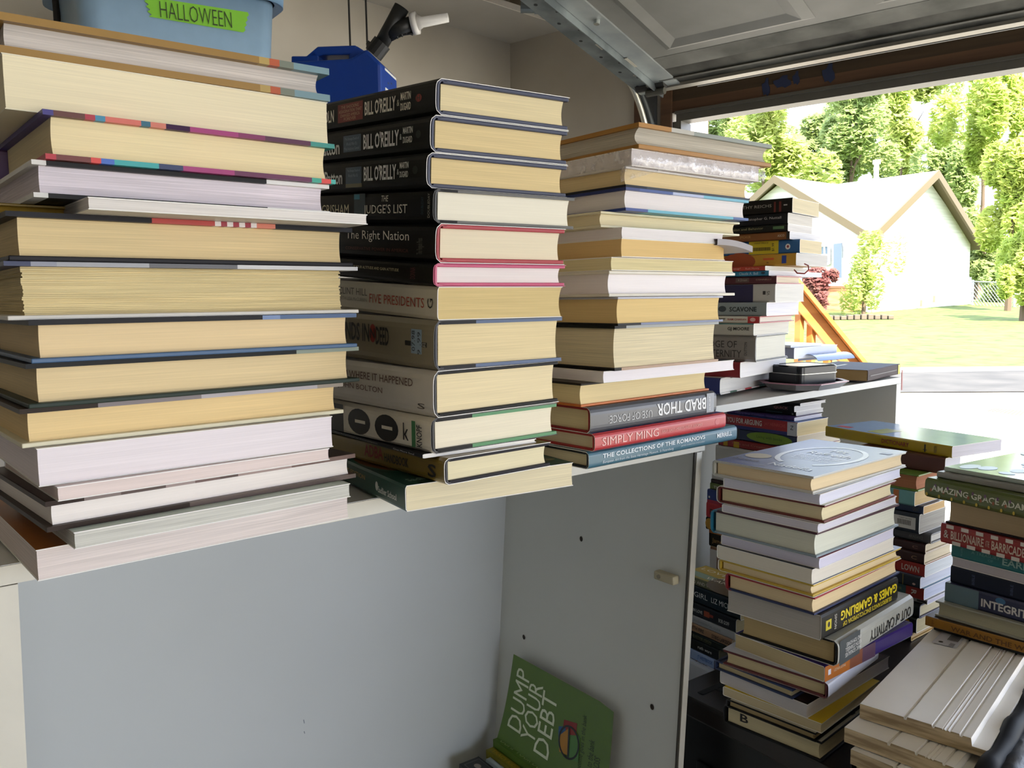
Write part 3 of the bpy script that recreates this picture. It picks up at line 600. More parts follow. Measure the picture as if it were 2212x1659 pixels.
# --- stack 2: black spined hardcovers
D2 = D_of(880, 1106, ZS2)
def sign(u0, u1, u2=None): return []
orl = dict(c='#30344a', e='#34384e', jk='#141514', bt=.0034)
stack('black-spined second stack', 'books in the second stack', D2, ZS2, 60, [
    ('black jacketed hardcover with red spine panel', 948, 1226, 169, dict(a=57, tilt=4.5, skew=7, p='#e8d7ab', x=[('T', 'LINCOLN', 688, 730, .48, .40, '#f4efe0', B_), ('B', 738, 792, .22, .80, '#7c1a16'), ('T', 'THE SHOCKING', 746, 784, .69, .1, '#d0a080'), ('T', 'ASSASSINATION THAT', 741, 790, .56, .1, '#d0a080'), ('T', 'CHANGED AMERICA', 744, 786, .43, .1, '#d0a080'), ('T', 'FOREVER', 752, 778, .31, .1, '#d0a080'), ('T', "BILL O'REILLY", 797, 864, .52, .44, '#f4efe0', B_), ('T', '&', 867, 872, .5, .18, '#c8c2b0'), ('T', 'MARTIN', 875, 897, .66, .22, '#ece6d4', B_), ('T', 'DUGARD', 875, 897, .36, .22, '#ece6d4', B_), ('O', 907, 920, .42, .64, '#8c1c18'), ('T', 'H', 910, 917, .53, .16, '#1a1414')], **orl)),
    ('black jacketed hardcover with wider blue panel', 936, 1223, 248, dict(a=57, tilt=4.5, skew=7, p='#e6cf9c', x=[('T', 'Patton', 699, 742, .44, .44, '#eeeeea', B_), ('B', 750, 788, .26, .76, '#41566a'), ('T', 'The Strange Death of', 754, 784, .64, .1, '#8fa0ae'), ('T', "World War II's", 757, 780, .5, .1, '#8fa0ae'), ('T', 'Most Audacious General', 753, 785, .36, .1, '#8fa0ae'), ('T', "BILL O'REILLY", 794, 871, .5, .46, '#f0f0ec', B_), ('T', '&', 873, 877, .5, .16, '#dcdcd6'), ('T', 'MARTIN', 880, 901, .66, .18, '#dcdcd6', B_), ('T', 'DUGARD', 880, 900, .4, .18, '#dcdcd6', B_), ('O', 907, 918, .4, .62, '#08080a')], **orl)),
    ('black jacketed hardcover with taped blue panel', 928, 1222, 329, dict(a=56.5, tilt=4.5, skew=7, p='#e6ce9a', x=[('T', 'Patton', 710, 748, .46, .44, '#eeeeea', B_), ('B', 755, 789, .2, .76, '#41566a'), ('B', 755, 790, .12, .24, '#6f6a50'), ('T', 'The Strange Death of', 759, 786, .64, .1, '#8fa0ae'), ('T', "World War II's", 761, 782, .5, .1, '#8fa0ae'), ('T', "BILL O'REILLY", 795, 865, .52, .46, '#f0f0ec', B_), ('T', '&', 867, 871, .5, .16, '#dcdcd6'), ('T', 'MARTIN', 873, 892, .68, .18, '#dcdcd6', B_), ('T', 'DUGARD', 873, 891, .42, .18, '#dcdcd6', B_), ('O', 900, 911, .4, .64, '#08080a')], **orl)),
    ('black jacketed hardcover with turquoise spine patch', 942, 1238, 406, dict(a=56.5, tilt=4.5, skew=7, c='#151514', e='#24221f', jk='#0c0c0d', rim='#4c4a46', p='#f1ead6', lines=.12, bt=.0022, segs=[(.12, '#191817'), (1, '#5c5a54')], x=[('B', 773, 797, .06, .92, '#103340'), ('B', 773, 785, .74, .9, '#1d7c98'), ('T', 'GRISHAM', 704, 762, .42, .34, '#d8cfae'), ('T', 'JOHN', 640, 694, .42, .34, '#d8cfae'), ('T', 'THE', 833, 848, .74, .18, '#e4e0d0', {'sh': .2}), ("T", "JUDGE'S LIST", 795, 889, .38, .36, '#ece8da'), ('T', 'DOUBLEDAY', 933, 938, .5, .7, '#a8a498', {'rot': 90}), ('T', 'DOUBLEDAY', 919, 924, .5, .5, '#16384a', {'rot': 90})])),
    ('black jacketed hardcover with red boards', 947, 1217, 482, dict(a=56.5, tilt=4.5, skew=7, c='#a02c34', e='#a83038', jk='#0b0b0c', p='#ecdfc2', lines=.2, bt=.0036, x=[('T', 'The Right Nation', 756, 892, .62, .32, '#ece8dc'), ('T', 'CONSERVATIVE POWER IN AMERICA', 755, 891, .27, .09, '#5a1c18'), ('T', 'The Penguin Press', 909, 925, .4, .42, '#5c5a54', {'rot': 90})])),
    ('glossy black jacketed hardcover with pink boards', 941, 1219, 568, dict(a=57, tilt=4.5, skew=7, c='#b84a68', e='#c85578', jk='#0a0a09', rim='#b85070', p='#efe6e2', lines=.2, bt=.0026, x=[('T', 'PUMP UP YOUR ALTITUDE AND GAIN ATTITUDE', 755, 868, .58, .13, '#d8d0b0'), ('T', 'DONNA', 893, 904, .5, .5, '#5a1626', {'rot': 90})])),
    ('cream paperback with red spine title', 944, 1213, 619, dict(a=55, tilt=3.2, skew=5, k='p', c='#c9c3b2', p='#dcc48c', lines=.5, conc=.003, x=[('T', 'CLINT HILL', 733, 794, .66, .24, '#4a463c'), ('T', 'WITH LISA McCUBBIN', 733, 793, .4, .12, '#7c766a'), ('T', 'FIVE PRESIDENTS', 799, 917, .48, .30, '#a8402c'), ('T', 'G', 924, 936, .48, .3, '#2c2a26', {'rot': 90})])),
    ('grey jacketed hardcover with blue price sticker', 943, 1212, 692, dict(a=50, tilt=2.2, skew=2, c='#2c2c30', e='#303038', jk='#847c68', p='#e8d4a6', lines=.5, bt=.003, segs=[(.27, '#242428'), (1, '#4d5f80')], rim='#3a3834', x=[('T', 'FRIENDS IN', 728, 806, .62, .4, '#1c1b1a', B_), ('T', 'DEED', 820, 848, .58, .38, '#1c1b1a', B_), ('O', 806, 820, .42, .82, '#8c2a22'), ('T', 'N', 808, 818, .62, .22, '#1c1b1a', B_), ('B', 883, 930, .45, .55, '#1d1c1b'), ('B', 896, 919, .3, .8, '#8fa5b8'), ('T', '07.98', 898, 905, .56, .42, '#2c3440', {'rot': 90}), ('T', '9 .99', 910, 917, .52, .46, '#2c3440', {'rot': 90}), ('T', 'OZ', 921, 928, .5, .08, '#c8c4b8')])),
    ('white jacketed hardcover with maroon lettering', 942, 1205, 801, dict(a=47, tilt=1.2, skew=0, c='#1b1a1a', e='#1b1a1a', jk='#c9c4b8', p='#ead8ae', lines=.4, bt=.003, x=[('T', 'THE ROOM WHERE IT HAPPENED', 697, 900, .7, .17, '#5c4038'), ('T', 'JOHN BOLTON', 738, 834, .4, .17, '#5c4038'), ('T', 'S', 910, 926, .22, .12, '#4a4038')])),
    ('cream jacketed hardcover with big black ovals', 938, 1202, 903, dict(a=49, tilt=0.4, skew=0, c='#1e1c1c', e='#242222', jk='#ddd6c2', rim='#2c2826', p='#efe4ca', lines=.3, bt=.003, segs=[(.27, '#232120'), (1, '#4f8a5a')], x=[('B', 720, 750, .06, .94, '#16150f'), ('O', 760, 808, .1, .9, '#16150f'), ('B', 775, 797, .45, .55, '#ddd6c2'), ('O', 818, 869, .08, .88, '#16150f'), ('B', 833, 856, .44, .54, '#ddd6c2'), ('B', 898, 906, .1, .85, '#3f7a48'), ('T', 'KNOPF', 909, 921, .45, .62, '#1c1b18', {'rot': 90, 'b': .01}), ('T', 'k', 880, 892, .5, .5, '#1c1b18')])),
    ('thin black-spined white-paged paperback', 914, 1158, 981, dict(a=53, k='p', c='#14161c', p='#f2eee8', lines=.1, x=[('T', 'New Perspectives on Contraception', 725, 817, .55, .34, '#a8a8a4'), ('T', 'One More Soul', 851, 896, .5, .42, '#c8c8c4')])),
    ('olive jacketed hardcover handbook', 966, 1188, 990, dict(a=50, c='#26241e', e='#26242a', jk='#7a6420', p='#e8dcb6', lines=.3, bt=.0028, x=[('T', 'ADBA', 795, 835, .6, .5, '#7c1c18', B_), ('T', 'HANDBOOK', 838, 890, .5, .36, '#16130c', B_), ('T', 'S', 932, 950, .45, .5, '#16130c', B_)])),
    ('large green school paperback', 876, 1238, 1049, dict(a=58, k='p', c='#0e4638', tc='#0d4436', p='#e9dcb8', lines=.5, W=.28, x=[('T', "TEACHER'S EDITION", 720, 790, .62, .2, '#b8974a'), ('T', 'Sadlier School', 818, 858, .4, .26, '#d8dcd4', B_), ('O', 812, 818, .3, .68, '#d8dcd4')], deco=deco_school)),
], W=.27, side='L')
# --- stack 3: orange book on top, spines of the lowest three face us
D3 = D_of(1270, 1014, ZS3)
stack('orange-topped third stack', 'books in the third stack', D3, ZS3, 51, [
    ('hardcover with orange cover edges', 1380, 1667, 263, dict(a=52.5, c='#a06c2a', p='#c8c0b0', segs=[(.22, '#a8762e'), (.38, '#b9b4a8'), (1, '#8f948a')], bsegs=[(1, '#a8762e')], side='FL', bt=.0046, lines=1.0, sq=.004, conc=.006)),
    ('white book in torn clear shrink wrap', 1365, 1641, 320, dict(a=52, k='p', c='#d8cfd0', p='#e0d8d6', side='FL', lines=.3, deco=None)),
    ('tan-paged hardcover with black lower board', 1352, 1620, 358, dict(a=50.5, c='#1a1a1e', p='#dcc597', segs=[(1, '#c9c3bc')], bsegs=[(.15, '#222226'), (1, '#3a3c40')], side='FL', bt=.0024, lines=.4)),
    ('white-paged hardcover with blue and cyan cover edges', 1352, 1617, 403, dict(a=50.5, c='#12162e', p='#e6dedb', segs=[(.1, '#1c2c66'), (.35, '#2e4684'), (.6, '#a8b0cc'), (1, '#64a8bc')], bsegs=[(.16, '#243a80'), (.86, '#58a4b8'), (1, '#2c4a84')], side='FL', bt=.0030, lines=.15, sq=.004)),
    ('cream hardcover with cream cover edges', 1298, 1598, 455, dict(a=50.5, c='#1d1a16', e='#d8d0ae', p='#ded2ae', side='FL', bt=.0026, lines=.3, sq=.005)),
    ('white curled paperback', 1344, 1563, 490, dict(a=50, k='p', c='#cfc8c4', p='#e4dedc', side='FL', lines=.2)),
    ('tan paperback with very yellowed pages', 1343, 1566, 514, dict(a=50, k='p', c='#a88850', p='#dcbb80', side='FL', lines=.2)),
    ('cream paperback with wavy stained pages', 1321, 1584, 555, dict(a=50, k='p', c='#c8b890', p='#e0d2a2', side='FL', lines=.6)),
    ('white-paged hardcover with red and cream boards', 1316, 1588, 584, dict(a=50, c='#9c1c22', e='#d9d2c0', p='#ece6e6', side='FL', bt=.0034, lines=.1, sq=.008)),
    ('yellowed tan hardcover with black jacket edge', 1335, 1562, 641, dict(a=50.5, c='#1a1a1c', e='#1c1c1e', p='#e2c58a', segs=[(1, '#b8b8c4')], bsegs=[(.2, '#1c1c1e'), (1, '#6c7490')], side='FL', bt=.0024, lines=.3)),
    ('thick cream hardcover with brown lower board', 1328, 1552, 704, dict(a=50, c='#171616', e='#2c2a26', p='#e6d8b4', segs=[(.1, '#1c1b1a'), (1, '#9a9c98')], bsegs=[(.06, '#1c1b1a'), (1, '#a8886c')], side='FL', bt=.003, lines=.8)),
    ('white paperback with curling corner', 1304, 1586, 802, dict(a=51, k='p', c='#181818', p='#ece6e8', side='FL', lines=.1)),
    ('tan hardcover with thin orange board', 1255, 1532, 828, dict(a=49, c='#16130f', p='#e4cf9e', segs=[(1, '#2a2420')], bsegs=[(1, '#c46c30')], side='FL', bt=.0026, lines=.3)),
    ('charcoal jacketed thriller with upside-down silver title', 1270, 1541, 880, dict(a=49.5, c='#8c1c22', e='#8c1c22', jk='#55565a', p='#dccaa0', side='R', lines=.3, x=[('T', 'BRAD THOR', 1413, 1518, .55, .5, '#e4e4e4', {'rot': 180, 'b': .015}), ('T', 'USE OF FORCE', 1310, 1402, .45, .3, '#b8b8b8', {'rot': 180}), ('B', 1520, 1536, .12, .95, '#8c9098'), ('T', '#1 NEW YORK TIMES', 1524, 1528, .5, .6, '#e4e4e4', {'rot': -90})])),
    ('glossy red jacketed cookbook', 1281, 1563, 937, dict(a=49, c='#9c2228', e='#a82a2c', jk='#b8383a', p='#d8c8a8', side='R', tc='#3a4888', lines=.3, x=[('T', 'SIMPLY MING', 1296, 1418, .5, .46, '#e8b8b0'), ('T', 'EASY EAST-MEETS-WEST RECIPES', 1425, 1512, .5, .18, '#d89088'), ('O', 1540, 1550, .3, .7, '#c86060')])),
    ('glossy teal jacketed art book', 1268, 1587, 976, dict(a=49.5, c='#16181a', e='#1a1c1e', jk='#3f6878', p='#c8bc9c', side='R', lines=.5, x=[('T', 'THE COLLECTIONS OF THE ROMANOVS', 1297, 1518, .64, .26, '#d8e0e4', B_), ('T', 'European Art from the State Hermitage Museum, St Petersburg', 1297, 1450, .27, .2, '#c0ccd2', {'sh': .2}), ('T', 'JAMES CHRISTEN STEWARD', 1466, 1517, .33, .12, '#b0bec4'), ('T', 'MERRELL', 1544, 1576, .55, .28, '#e4eaee', B_)])),
], W=.19, side='R')
# --- stack 4 on the far bookcase
D4 = D_of(1562, 853, ZS4)
S4 = 'stack on the far bookcase'
stack(S4, 'books in the stack on the far bookcase', D4, ZS4, 40, [
    ('black paperback with grey author lettering', 1712, 1770, 426, dict(k='p', c='#17130f', p='#dccfae', x=[('T', 'KATHY REICHS', 1590, 1667, .56, .2, '#a09a90'), ('B', 1672, 1676, .1, .8, '#5c1c14'), ('B', 1683, 1688, .1, .8, '#5c1c14'), ('B', 1693, 1701, .5, .58, '#b0a8a0')])),
    ('black paperback with serif author lettering', 1702, 1756, 459, dict(k='p', c='#121114', p='#d8d2c8', x=[('T', 'Christopher G. Nuttall', 1603, 1688, .58, .3, '#b0aca8')])),
    ('dark paperback with olive lettering', 1702, 1755, 483, dict(k='p', c='#181814', p='#dcd8d4', x=[('T', 'Aggression and Behavior', 1560, 1649, .55, .42, '#8c8660'), ('B', 1670, 1694, .35, .75, '#4c6a44')])),
    ('brown paperback with black tip', 1706, 1773, 499, dict(k='p', c='#7c4a20', p='#e4e2e4', a=41, x=[('T', 'SMOKER', 1598, 1622, .55, .34, '#b88a50'), ('B', 1699, 1706, .02, .98, '#1c1814'), ('T', 'ASCO', 1680, 1695, .5, .3, '#c8b8a0')])),
    ('blue paperback with yellow price sticker', 1728, 1776, 516, dict(k='p', c='#265a8c', p='#dccdaa', x=[('T', 'FEARS', 1584, 1616, .6, .3, '#c8d0d8', B_), ('B', 1618, 1682, .02, .98, '#c8b020'), ('T', 'HALF PRICE', 1630, 1660, .84, .1, '#3c3010')] + [('B', 1626 + i * 2.2, 1627.2 + i * 2.2, .26, .52, '#2c2610') for i in range(18)] + [('T', '$1.99', 1668, 1674, .5, .6, '#2c2610', {'rot': 90}), ('O', 1697, 1708, .28, .7, '#d8d4d0'), ('O', 1700, 1705, .4, .6, '#8c2a2a')])),
    ('yellow paperback with blue spine square', 1720, 1788, 546, dict(k='p', c='#c0902c', p='#d6d2cc', a=42, x=[('O', 1560, 1632, -.3, 1.2, '#a04a24'), ('B', 1649, 1672, .52, .68, '#c85a2c'), ('B', 1689, 1699, .2, .84, '#243c8c'), ('T', 'R', 1657, 1662, .3, .14, '#3c2c14')])),
    ('thin red paperback with ribbon marker', 1653, 1748, 574, dict(k='p', c='#a83a28', p='#dcd8d0', W=.19, x=[('T', 'soup?', 1585, 1600, .5, .5, '#d8b0a0'), ('T', 'Ruth Morris', 1611, 1640, .5, .4, '#d8a090')])),
    ('thin turquoise paperback', 1661, 1776, 584, dict(k='p', c='#2c7898', p='#dcdce0', W=.2, x=[('T', 'Claude A. Bell', 1597, 1638, .5, .55, '#b8d0dc'), ('O', 1644, 1653, .3, .8, '#123040')])),
    ('maroon jacketed small hardcover', 1678, 1732, 595, dict(c='#4c1c22', e='#a85a54', p='#dccfb8', bt=.002, x=[('B', 1590, 1619, .25, .8, '#5c4a44'), ('T', 'A Dream', 1595, 1615, .55, .3, '#a89888'), ('T', 'CONNELLY', 1634, 1668, .55, .18, '#b09080')])),
    ('thick paperback with navy and grey spine', 1675, 1737, 613, dict(k='p', c='#b0aca4', p='#dedbd4', x=[('B', 1540, 1627, .01, .99, '#241f42'), ('B', 1648, 1654, .42, .62, '#2c2a2a'), ('T', 'VS', 1657, 1663, .5, .24, '#2c2a2a', {'rot': 90})])),
    ('grey paperback with black surname lettering', 1656, 1726, 653, dict(k='p', c='#868e8e', p='#e6e3ea', x=[('T', 'SCAVONE', 1576, 1635, .5, .36, '#1c2226', B_), ('O', 1552, 1569, .3, .75, '#3a4044')])),
    ('small cream hardcover with red spine end', 1642, 1716, 683, dict(c='#c9c2b4', e='#a83a3c', p='#e2d9cc', bt=.002, x=[('T', 'KNOW', 1552, 1568, .6, .3, '#2c2420', B_), ('T', 'RAM CHARAN', 1573, 1613, .55, .26, '#8c3024', B_), ('B', 1616, 1641, .03, .97, '#ac2a2e'), ('O', 1621, 1633, .25, .8, '#d8a8a0')])),
    ('cream paperback with blocky black lettering', 1628, 1705, 699, dict(k='p', c='#a8a498', p='#dcd8cc', x=[('T', 'GJ MOORE', 1572, 1619, .52, .36, '#1c1a18', B_), ('B', 1530, 1638, .93, .99, '#1c6a6c')])),
    ('thick grey jacketed novel with capital lettering', 1634, 1702, 725, dict(c='#3c3c3c', e='#4a4a48', jk='#7c7670', p='#dcd9cc', bt=.0022, lines=.3, x=[('T', 'EDGE OF', 1527, 1594, .66, .26, '#2a2624'), ('T', 'ETERNITY', 1532, 1604, .3, .28, '#2a2624'), ('T', 'DUTTON', 1610, 1616, .5, .5, '#2a2624', {'rot': 90})])),
    ('thick white paperback with dark red spine', 1599, 1699, 783, dict(k='p', c='#7c1620', p='#e8e4e2', W=.18, lines=.2)),
    ('hardcover with floral patterned boards', 1557, 1722, 817, dict(c='#24306a', e='#d0d0cc', p='#dedcd6', W=.13, lines=.4, segs=[(.1, '#d8d6d0'), (.18, '#3a5a48'), (.28, '#e0dcd6'), (.36, '#b8484a'), (.46, '#e0dcd6'), (.54, '#5a8a70'), (.62, '#c89048'), (.72, '#e0dcd6'), (.8, '#486aa8'), (.88, '#c85a58'), (1, '#d8d6d0')], tc='#c4c4c0')),
], W=.2)
# --- pile 5: the one topped by the pale blue book
D5 = D_of(1774, 1648, ZT)
S5 = 'pale-blue-topped pile'
stack(S5, 'books in the pale blue topped pile', D5, ZT, 50, [
    ('pale blue jacketed hardcover with white title', 1757, 1957, 1029, dict(ul=1543, c='#c8c4b8', e='#c9c6bc', jk='#a0adc8', p='#e6d0a8', side='FL', lines=.2, tc='#56689a', deco=deco_refresh, rim='#c8ccd2')),
    ('thin white paperback', 1772, 1946, 1068, dict(a=48, ul=1563, k='p', c='#c8c8ce', p='#dcdae6', side='FL', lines=.2)),
    ('cream jacketed hardcover', 1781, 1934, 1091, dict(a=48, ul=1553, c='#cfc8ae', e='#6c2a24', jk='#cfc9b0', p='#e2d4ac', side='FL', lines=.2)),
    ('grey-white paperback', 1768, 1937, 1132, dict(a=49, ul=1560, k='p', c='#bdbcc0', p='#d6d2dc', side='FL', lines=.2)),
    ('dark red hardcover with blue spine', 1765, 1942, 1151, dict(a=50, ul=1539, c='#2c7490', tc='#4c3038', p='#dcdccb', segs=[(1, '#4a2630')], bsegs=[(1, '#8c9aa4')], side='FL', lines=.25, bt=.0028)),
    ('lavender-edged paperback', 1771, 1932, 1206, dict(a=49, ul=1558, k='p', c='#8c3a50', p='#d6d2e2', side='FL', lines=.15)),
    ('cream-white paperback', 1755, 1932, 1230, dict(a=50, ul=1549, k='p', c='#2a2c30', p='#e4ddcf', side='FL', lines=.15)),
    ('tan-paged hardcover in dark blue jacket', 1757, 1946, 1262, dict(a=50, ul=1555, c='#20283c', e='#c8a840', jk='#222a40', p='#e4d0a6', side='FL', lines=.2)),
    ('red-edged hardcover with navy lower board', 1760, 1944, 1291, dict(a=49, ul=1570, c='#1c2440', e='#8c2a30', p='#e2cba0', segs=[(1, '#a02a34')], bsegs=[(1, '#26305a')], side='FL', lines=.25)),
    ('black paperback encyclopedia with yellow lettering', 1774, 1939, 1330, dict(a=49, ul=1571, k='p', c='#1c1a16', p='#b8b2aa', side='R', lines=.4, x=[('T', 'GAMES & GAMBLING', 1815, 1936, .60, .40, '#d8c21c', {'rot': 180, 'b': .03}), ('T', "SILBERSTANG'S ENCYCLOPEDIA OF", 1820, 1925, .22, .2, '#c8b21c', {'rot': 180, 'b': .02}), ('B', 1783, 1795, .3, .7, '#c8b81c'), ('O', 1787, 1792, .4, .62, '#16140f'), ('T', 'SIMON', 1801, 1806, .5, .6, '#c8c4b8', {'rot': -90})])),
    ('thick silver jacketed hardcover with upside-down title', 1804, 1966, 1384, dict(a=47, ul=1597, c='#1c1a18', e='#1c1a18', jk='#a4a49c', p='#c0a878', side='R', lines=.4, x=[('B', 1806, 1850, .02, .98, '#343c40'), ('T', 'OUT of CAPTIVITY', 1872, 1960, .42, .44, '#1c1c1c', {'rot': 180, 'b': .01}), ('T', 'MARC GONSALVES', 1818, 1852, .30, .16, '#d8d8d4', {'rot': 180}), ('T', 'KEITH STANSELL', 1818, 1852, .50, .16, '#d8d8d4', {'rot': 180}), ('T', 'AND TOM HOWES', 1820, 1852, .70, .16, '#d8d8d4', {'rot': 180})])),
    ('glossy orange to purple spined paperback', 1781, 1971, 1440, dict(a=52, ul=1587, k='p', c='#3a2a6a', p='#c6b48c', side='R', lines=.3, rough=.15, x=[('B', 1781, 1835, .01, .99, '#b0641c'), ('B', 1835, 1862, .01, .99, '#7c4428'), ('B', 1862, 1890, .01, .99, '#503248'), ('B', 1788, 1794, .35, .7, '#d8d4d8'), ('T', 'PHILIP YANCEY', 1800, 1825, .5, .18, '#d8c8a8', {'rot': 180})])),
    ('maroon hardcover in white jacket', 1784, 1880, 1474, dict(a=45, ul=1562, c='#4c1a1e', e='#5c2024', jk='#c4c4cc', p='#cdbb92', side='R', lines=.5, W=.2, len=.15, rim='#4a2024', segs=[(1, '#5a2226')])),
    ('small navy hardcover, pushed back leftward', 1712, 1870, 1490, dict(D=D5 * 1.026, a=50, ul=1546, c='#22305c', e='#26345c', p='#c8b890', side='FL', lines=.3, len=.18)),
    ('thick white paperback with dark brown cover', 1744, 1921, 1522, dict(D=D5 * 1.013, a=50, ul=1556, k='p', c='#2a1c16', p='#c8c4c6', side='FL', lines=.15, deco=deco_dark_top)),
    ('yellow-covered paperback', 1775, 1900, 1563, dict(a=47, ul=1562, k='p', c='#c8a820', tc='#d2b01c', p='#cdbf9c', side='FL', lines=.35)),
    ('slim tan-paged hardcover', 1762, 1880, 1585, dict(a=47, ul=1570, c='#1c1b1c', tc='#b8b4a4', p='#ab9870', side='FL', lines=.3, bt=.002)),
    ('library book stamped with a letter', 1775, 1835, 1604, dict(a=47, ul=1566, c='#1a1a1c', e='#1c1c1e', p='#cfc29c', tc='#b9b5a4', side='FL', lines=.4, deco=deco_mark, len=.2)),
], W=.16)
# --- pile 6: inside the far bookcase, seen over the pale-blue-topped pile (u0 = far left end, u1 = near corner)
S6 = 'pile inside the far bookcase'
def six(v, *a): return v
stack(S6, 'books in the pile inside the far bookcase', 1.70, ZSH, 52, [
    ('thin black paperback', 1600, 1729, 858, dict(k='p', c='#1c1a1c', p='#d8d4d0', ur=1784)),
    ('black hardcover with small maroon title', 1590, 1716, 864, dict(k='p', c='#141316', p='#e0dcd8', ur=1775, x=[('T', 'QUICK', 1672, 1703, .5, .5, '#8c5a5a', B_)])),
    ('black paperback with green streak', 1600, 1720, 876, dict(k='p', c='#17191c', p='#dcd8d4', ur=1779, x=[('B', 1655, 1690, .4, .55, '#2c5a60'), ('T', '2', 1710, 1715, .4, .4, '#c8c8c8')])),
    ('purple paperback', 1570, 1716, 885, dict(k='p', c='#4a3470', p='#d8d4dc', ur=1776, x=[('T', 'Here She Comes!', 1590, 1650, .55, .5, '#8c80ac'), ('T', 'Elizabeth Jones', 1656, 1692, .5, .4, '#8c80ac')])),
    ('red paperback with white capitals', 1552, 1722, 892, dict(k='p', c='#a82a30', p='#d6c69e', tc='#2c5a9c', ur=1789, x=[('B', 1500, 1724, .01, .26, '#2c2c68'), ('T', 'THANK YOU FOR ARGUING', 1542, 1646, .62, .4, '#e0d4cc', B_), ('T', 'JAY HEINRICHS', 1651, 1697, .62, .3, '#c85a50'), ('B', 1701, 1723, .02, .98, '#c4c4cc'), ('T', 'N', 1708, 1714, .6, .3, '#1c1c1c', {'rot': 90})])),
    ('blue paperback with green bubble', 1560, 1722, 920, dict(k='p', c='#2c3454', p='#cfc8b8', x=[('B', 1553, 1598, .05, .95, '#3a3c44'), ('O', 1613, 1712, .05, .95, '#7c9c2c'), ('T', 'Living with books', 1635, 1690, .5, .3, '#4c6a1c')])),
    ('red paperback with yellow blocks', 1552, 1722, 945, dict(k='p', c='#8c2420', p='#cfc4a8', x=[('B', 1563, 1572, .1, .9, '#c8a020'), ('B', 1585, 1597, .0, .8, '#c8a020'), ('T', 'Time and Creation', 1580, 1660, .6, .3, '#b8705c')])),
    ('white paperback beneath a red one', 1546, 1715, 961, dict(k='p', c='#c4c0b8', p='#d0ccc0')),
    ('orange paperback', 1539, 1715, 1005, dict(k='p', c='#c08a2c', p='#cfc4a0', x=[('T', 'Tao', 1548, 1558, .5, .4, '#e8c878')])),
    ('white-spined paperback', 1538, 1715, 1021, dict(k='p', c='#c8c4bc', p='#cfc8b8')),
    ('thin dark brown paperback', 1536, 1715, 1034, dict(k='p', c='#35241f', p='#b8a888')),
    ('green paperback', 1534, 1715, 1042, dict(k='p', c='#5c6a34', p='#cfc4a0', x=[('T', 'The', 1542, 1556, .45, .4, '#d8d4c0')])),
    ('thick blue paperback', 1528, 1715, 1056, dict(k='p', c='#2c3c7c', p='#c8c0a8', x=[('B', 1528, 1560, .0, .22, '#a82c44'), ('B', 1531, 1534, .35, .5, '#d8d8d8')])),
    ('thick red paperback', 1526, 1715, 1084, dict(k='p', c='#b83038', p='#c8c0a8', x=[('T', 'P', 1534, 1541, .4, .4, '#2c0c10', B_)])),
    ('black paperback with gold oval', 1525, 1715, 1116, dict(k='p', c='#241e18', p='#c8b88c', x=[('O', 1524, 1541, .05, .95, '#b88a34'), ('T', 'Fisher', 1544, 1560, .4, .3, '#b8b0a0')])),
    ('black paperback with orange stripe', 1532, 1715, 1142, dict(k='p', c='#1a1712', p='#b8a880', x=[('B', 1530, 1600, .78, .98, '#b06a34'), ('T', 'James', 1539, 1565, .35, .34, '#b08a50')])),
    ('thick brown and white paperback', 1534, 1715, 1178, dict(k='p', c='#8a6248', p='#c8b88c', x=[('B', 1530, 1548, .6, .95, '#c8c4c0')])),
], W=.2, ref='L')
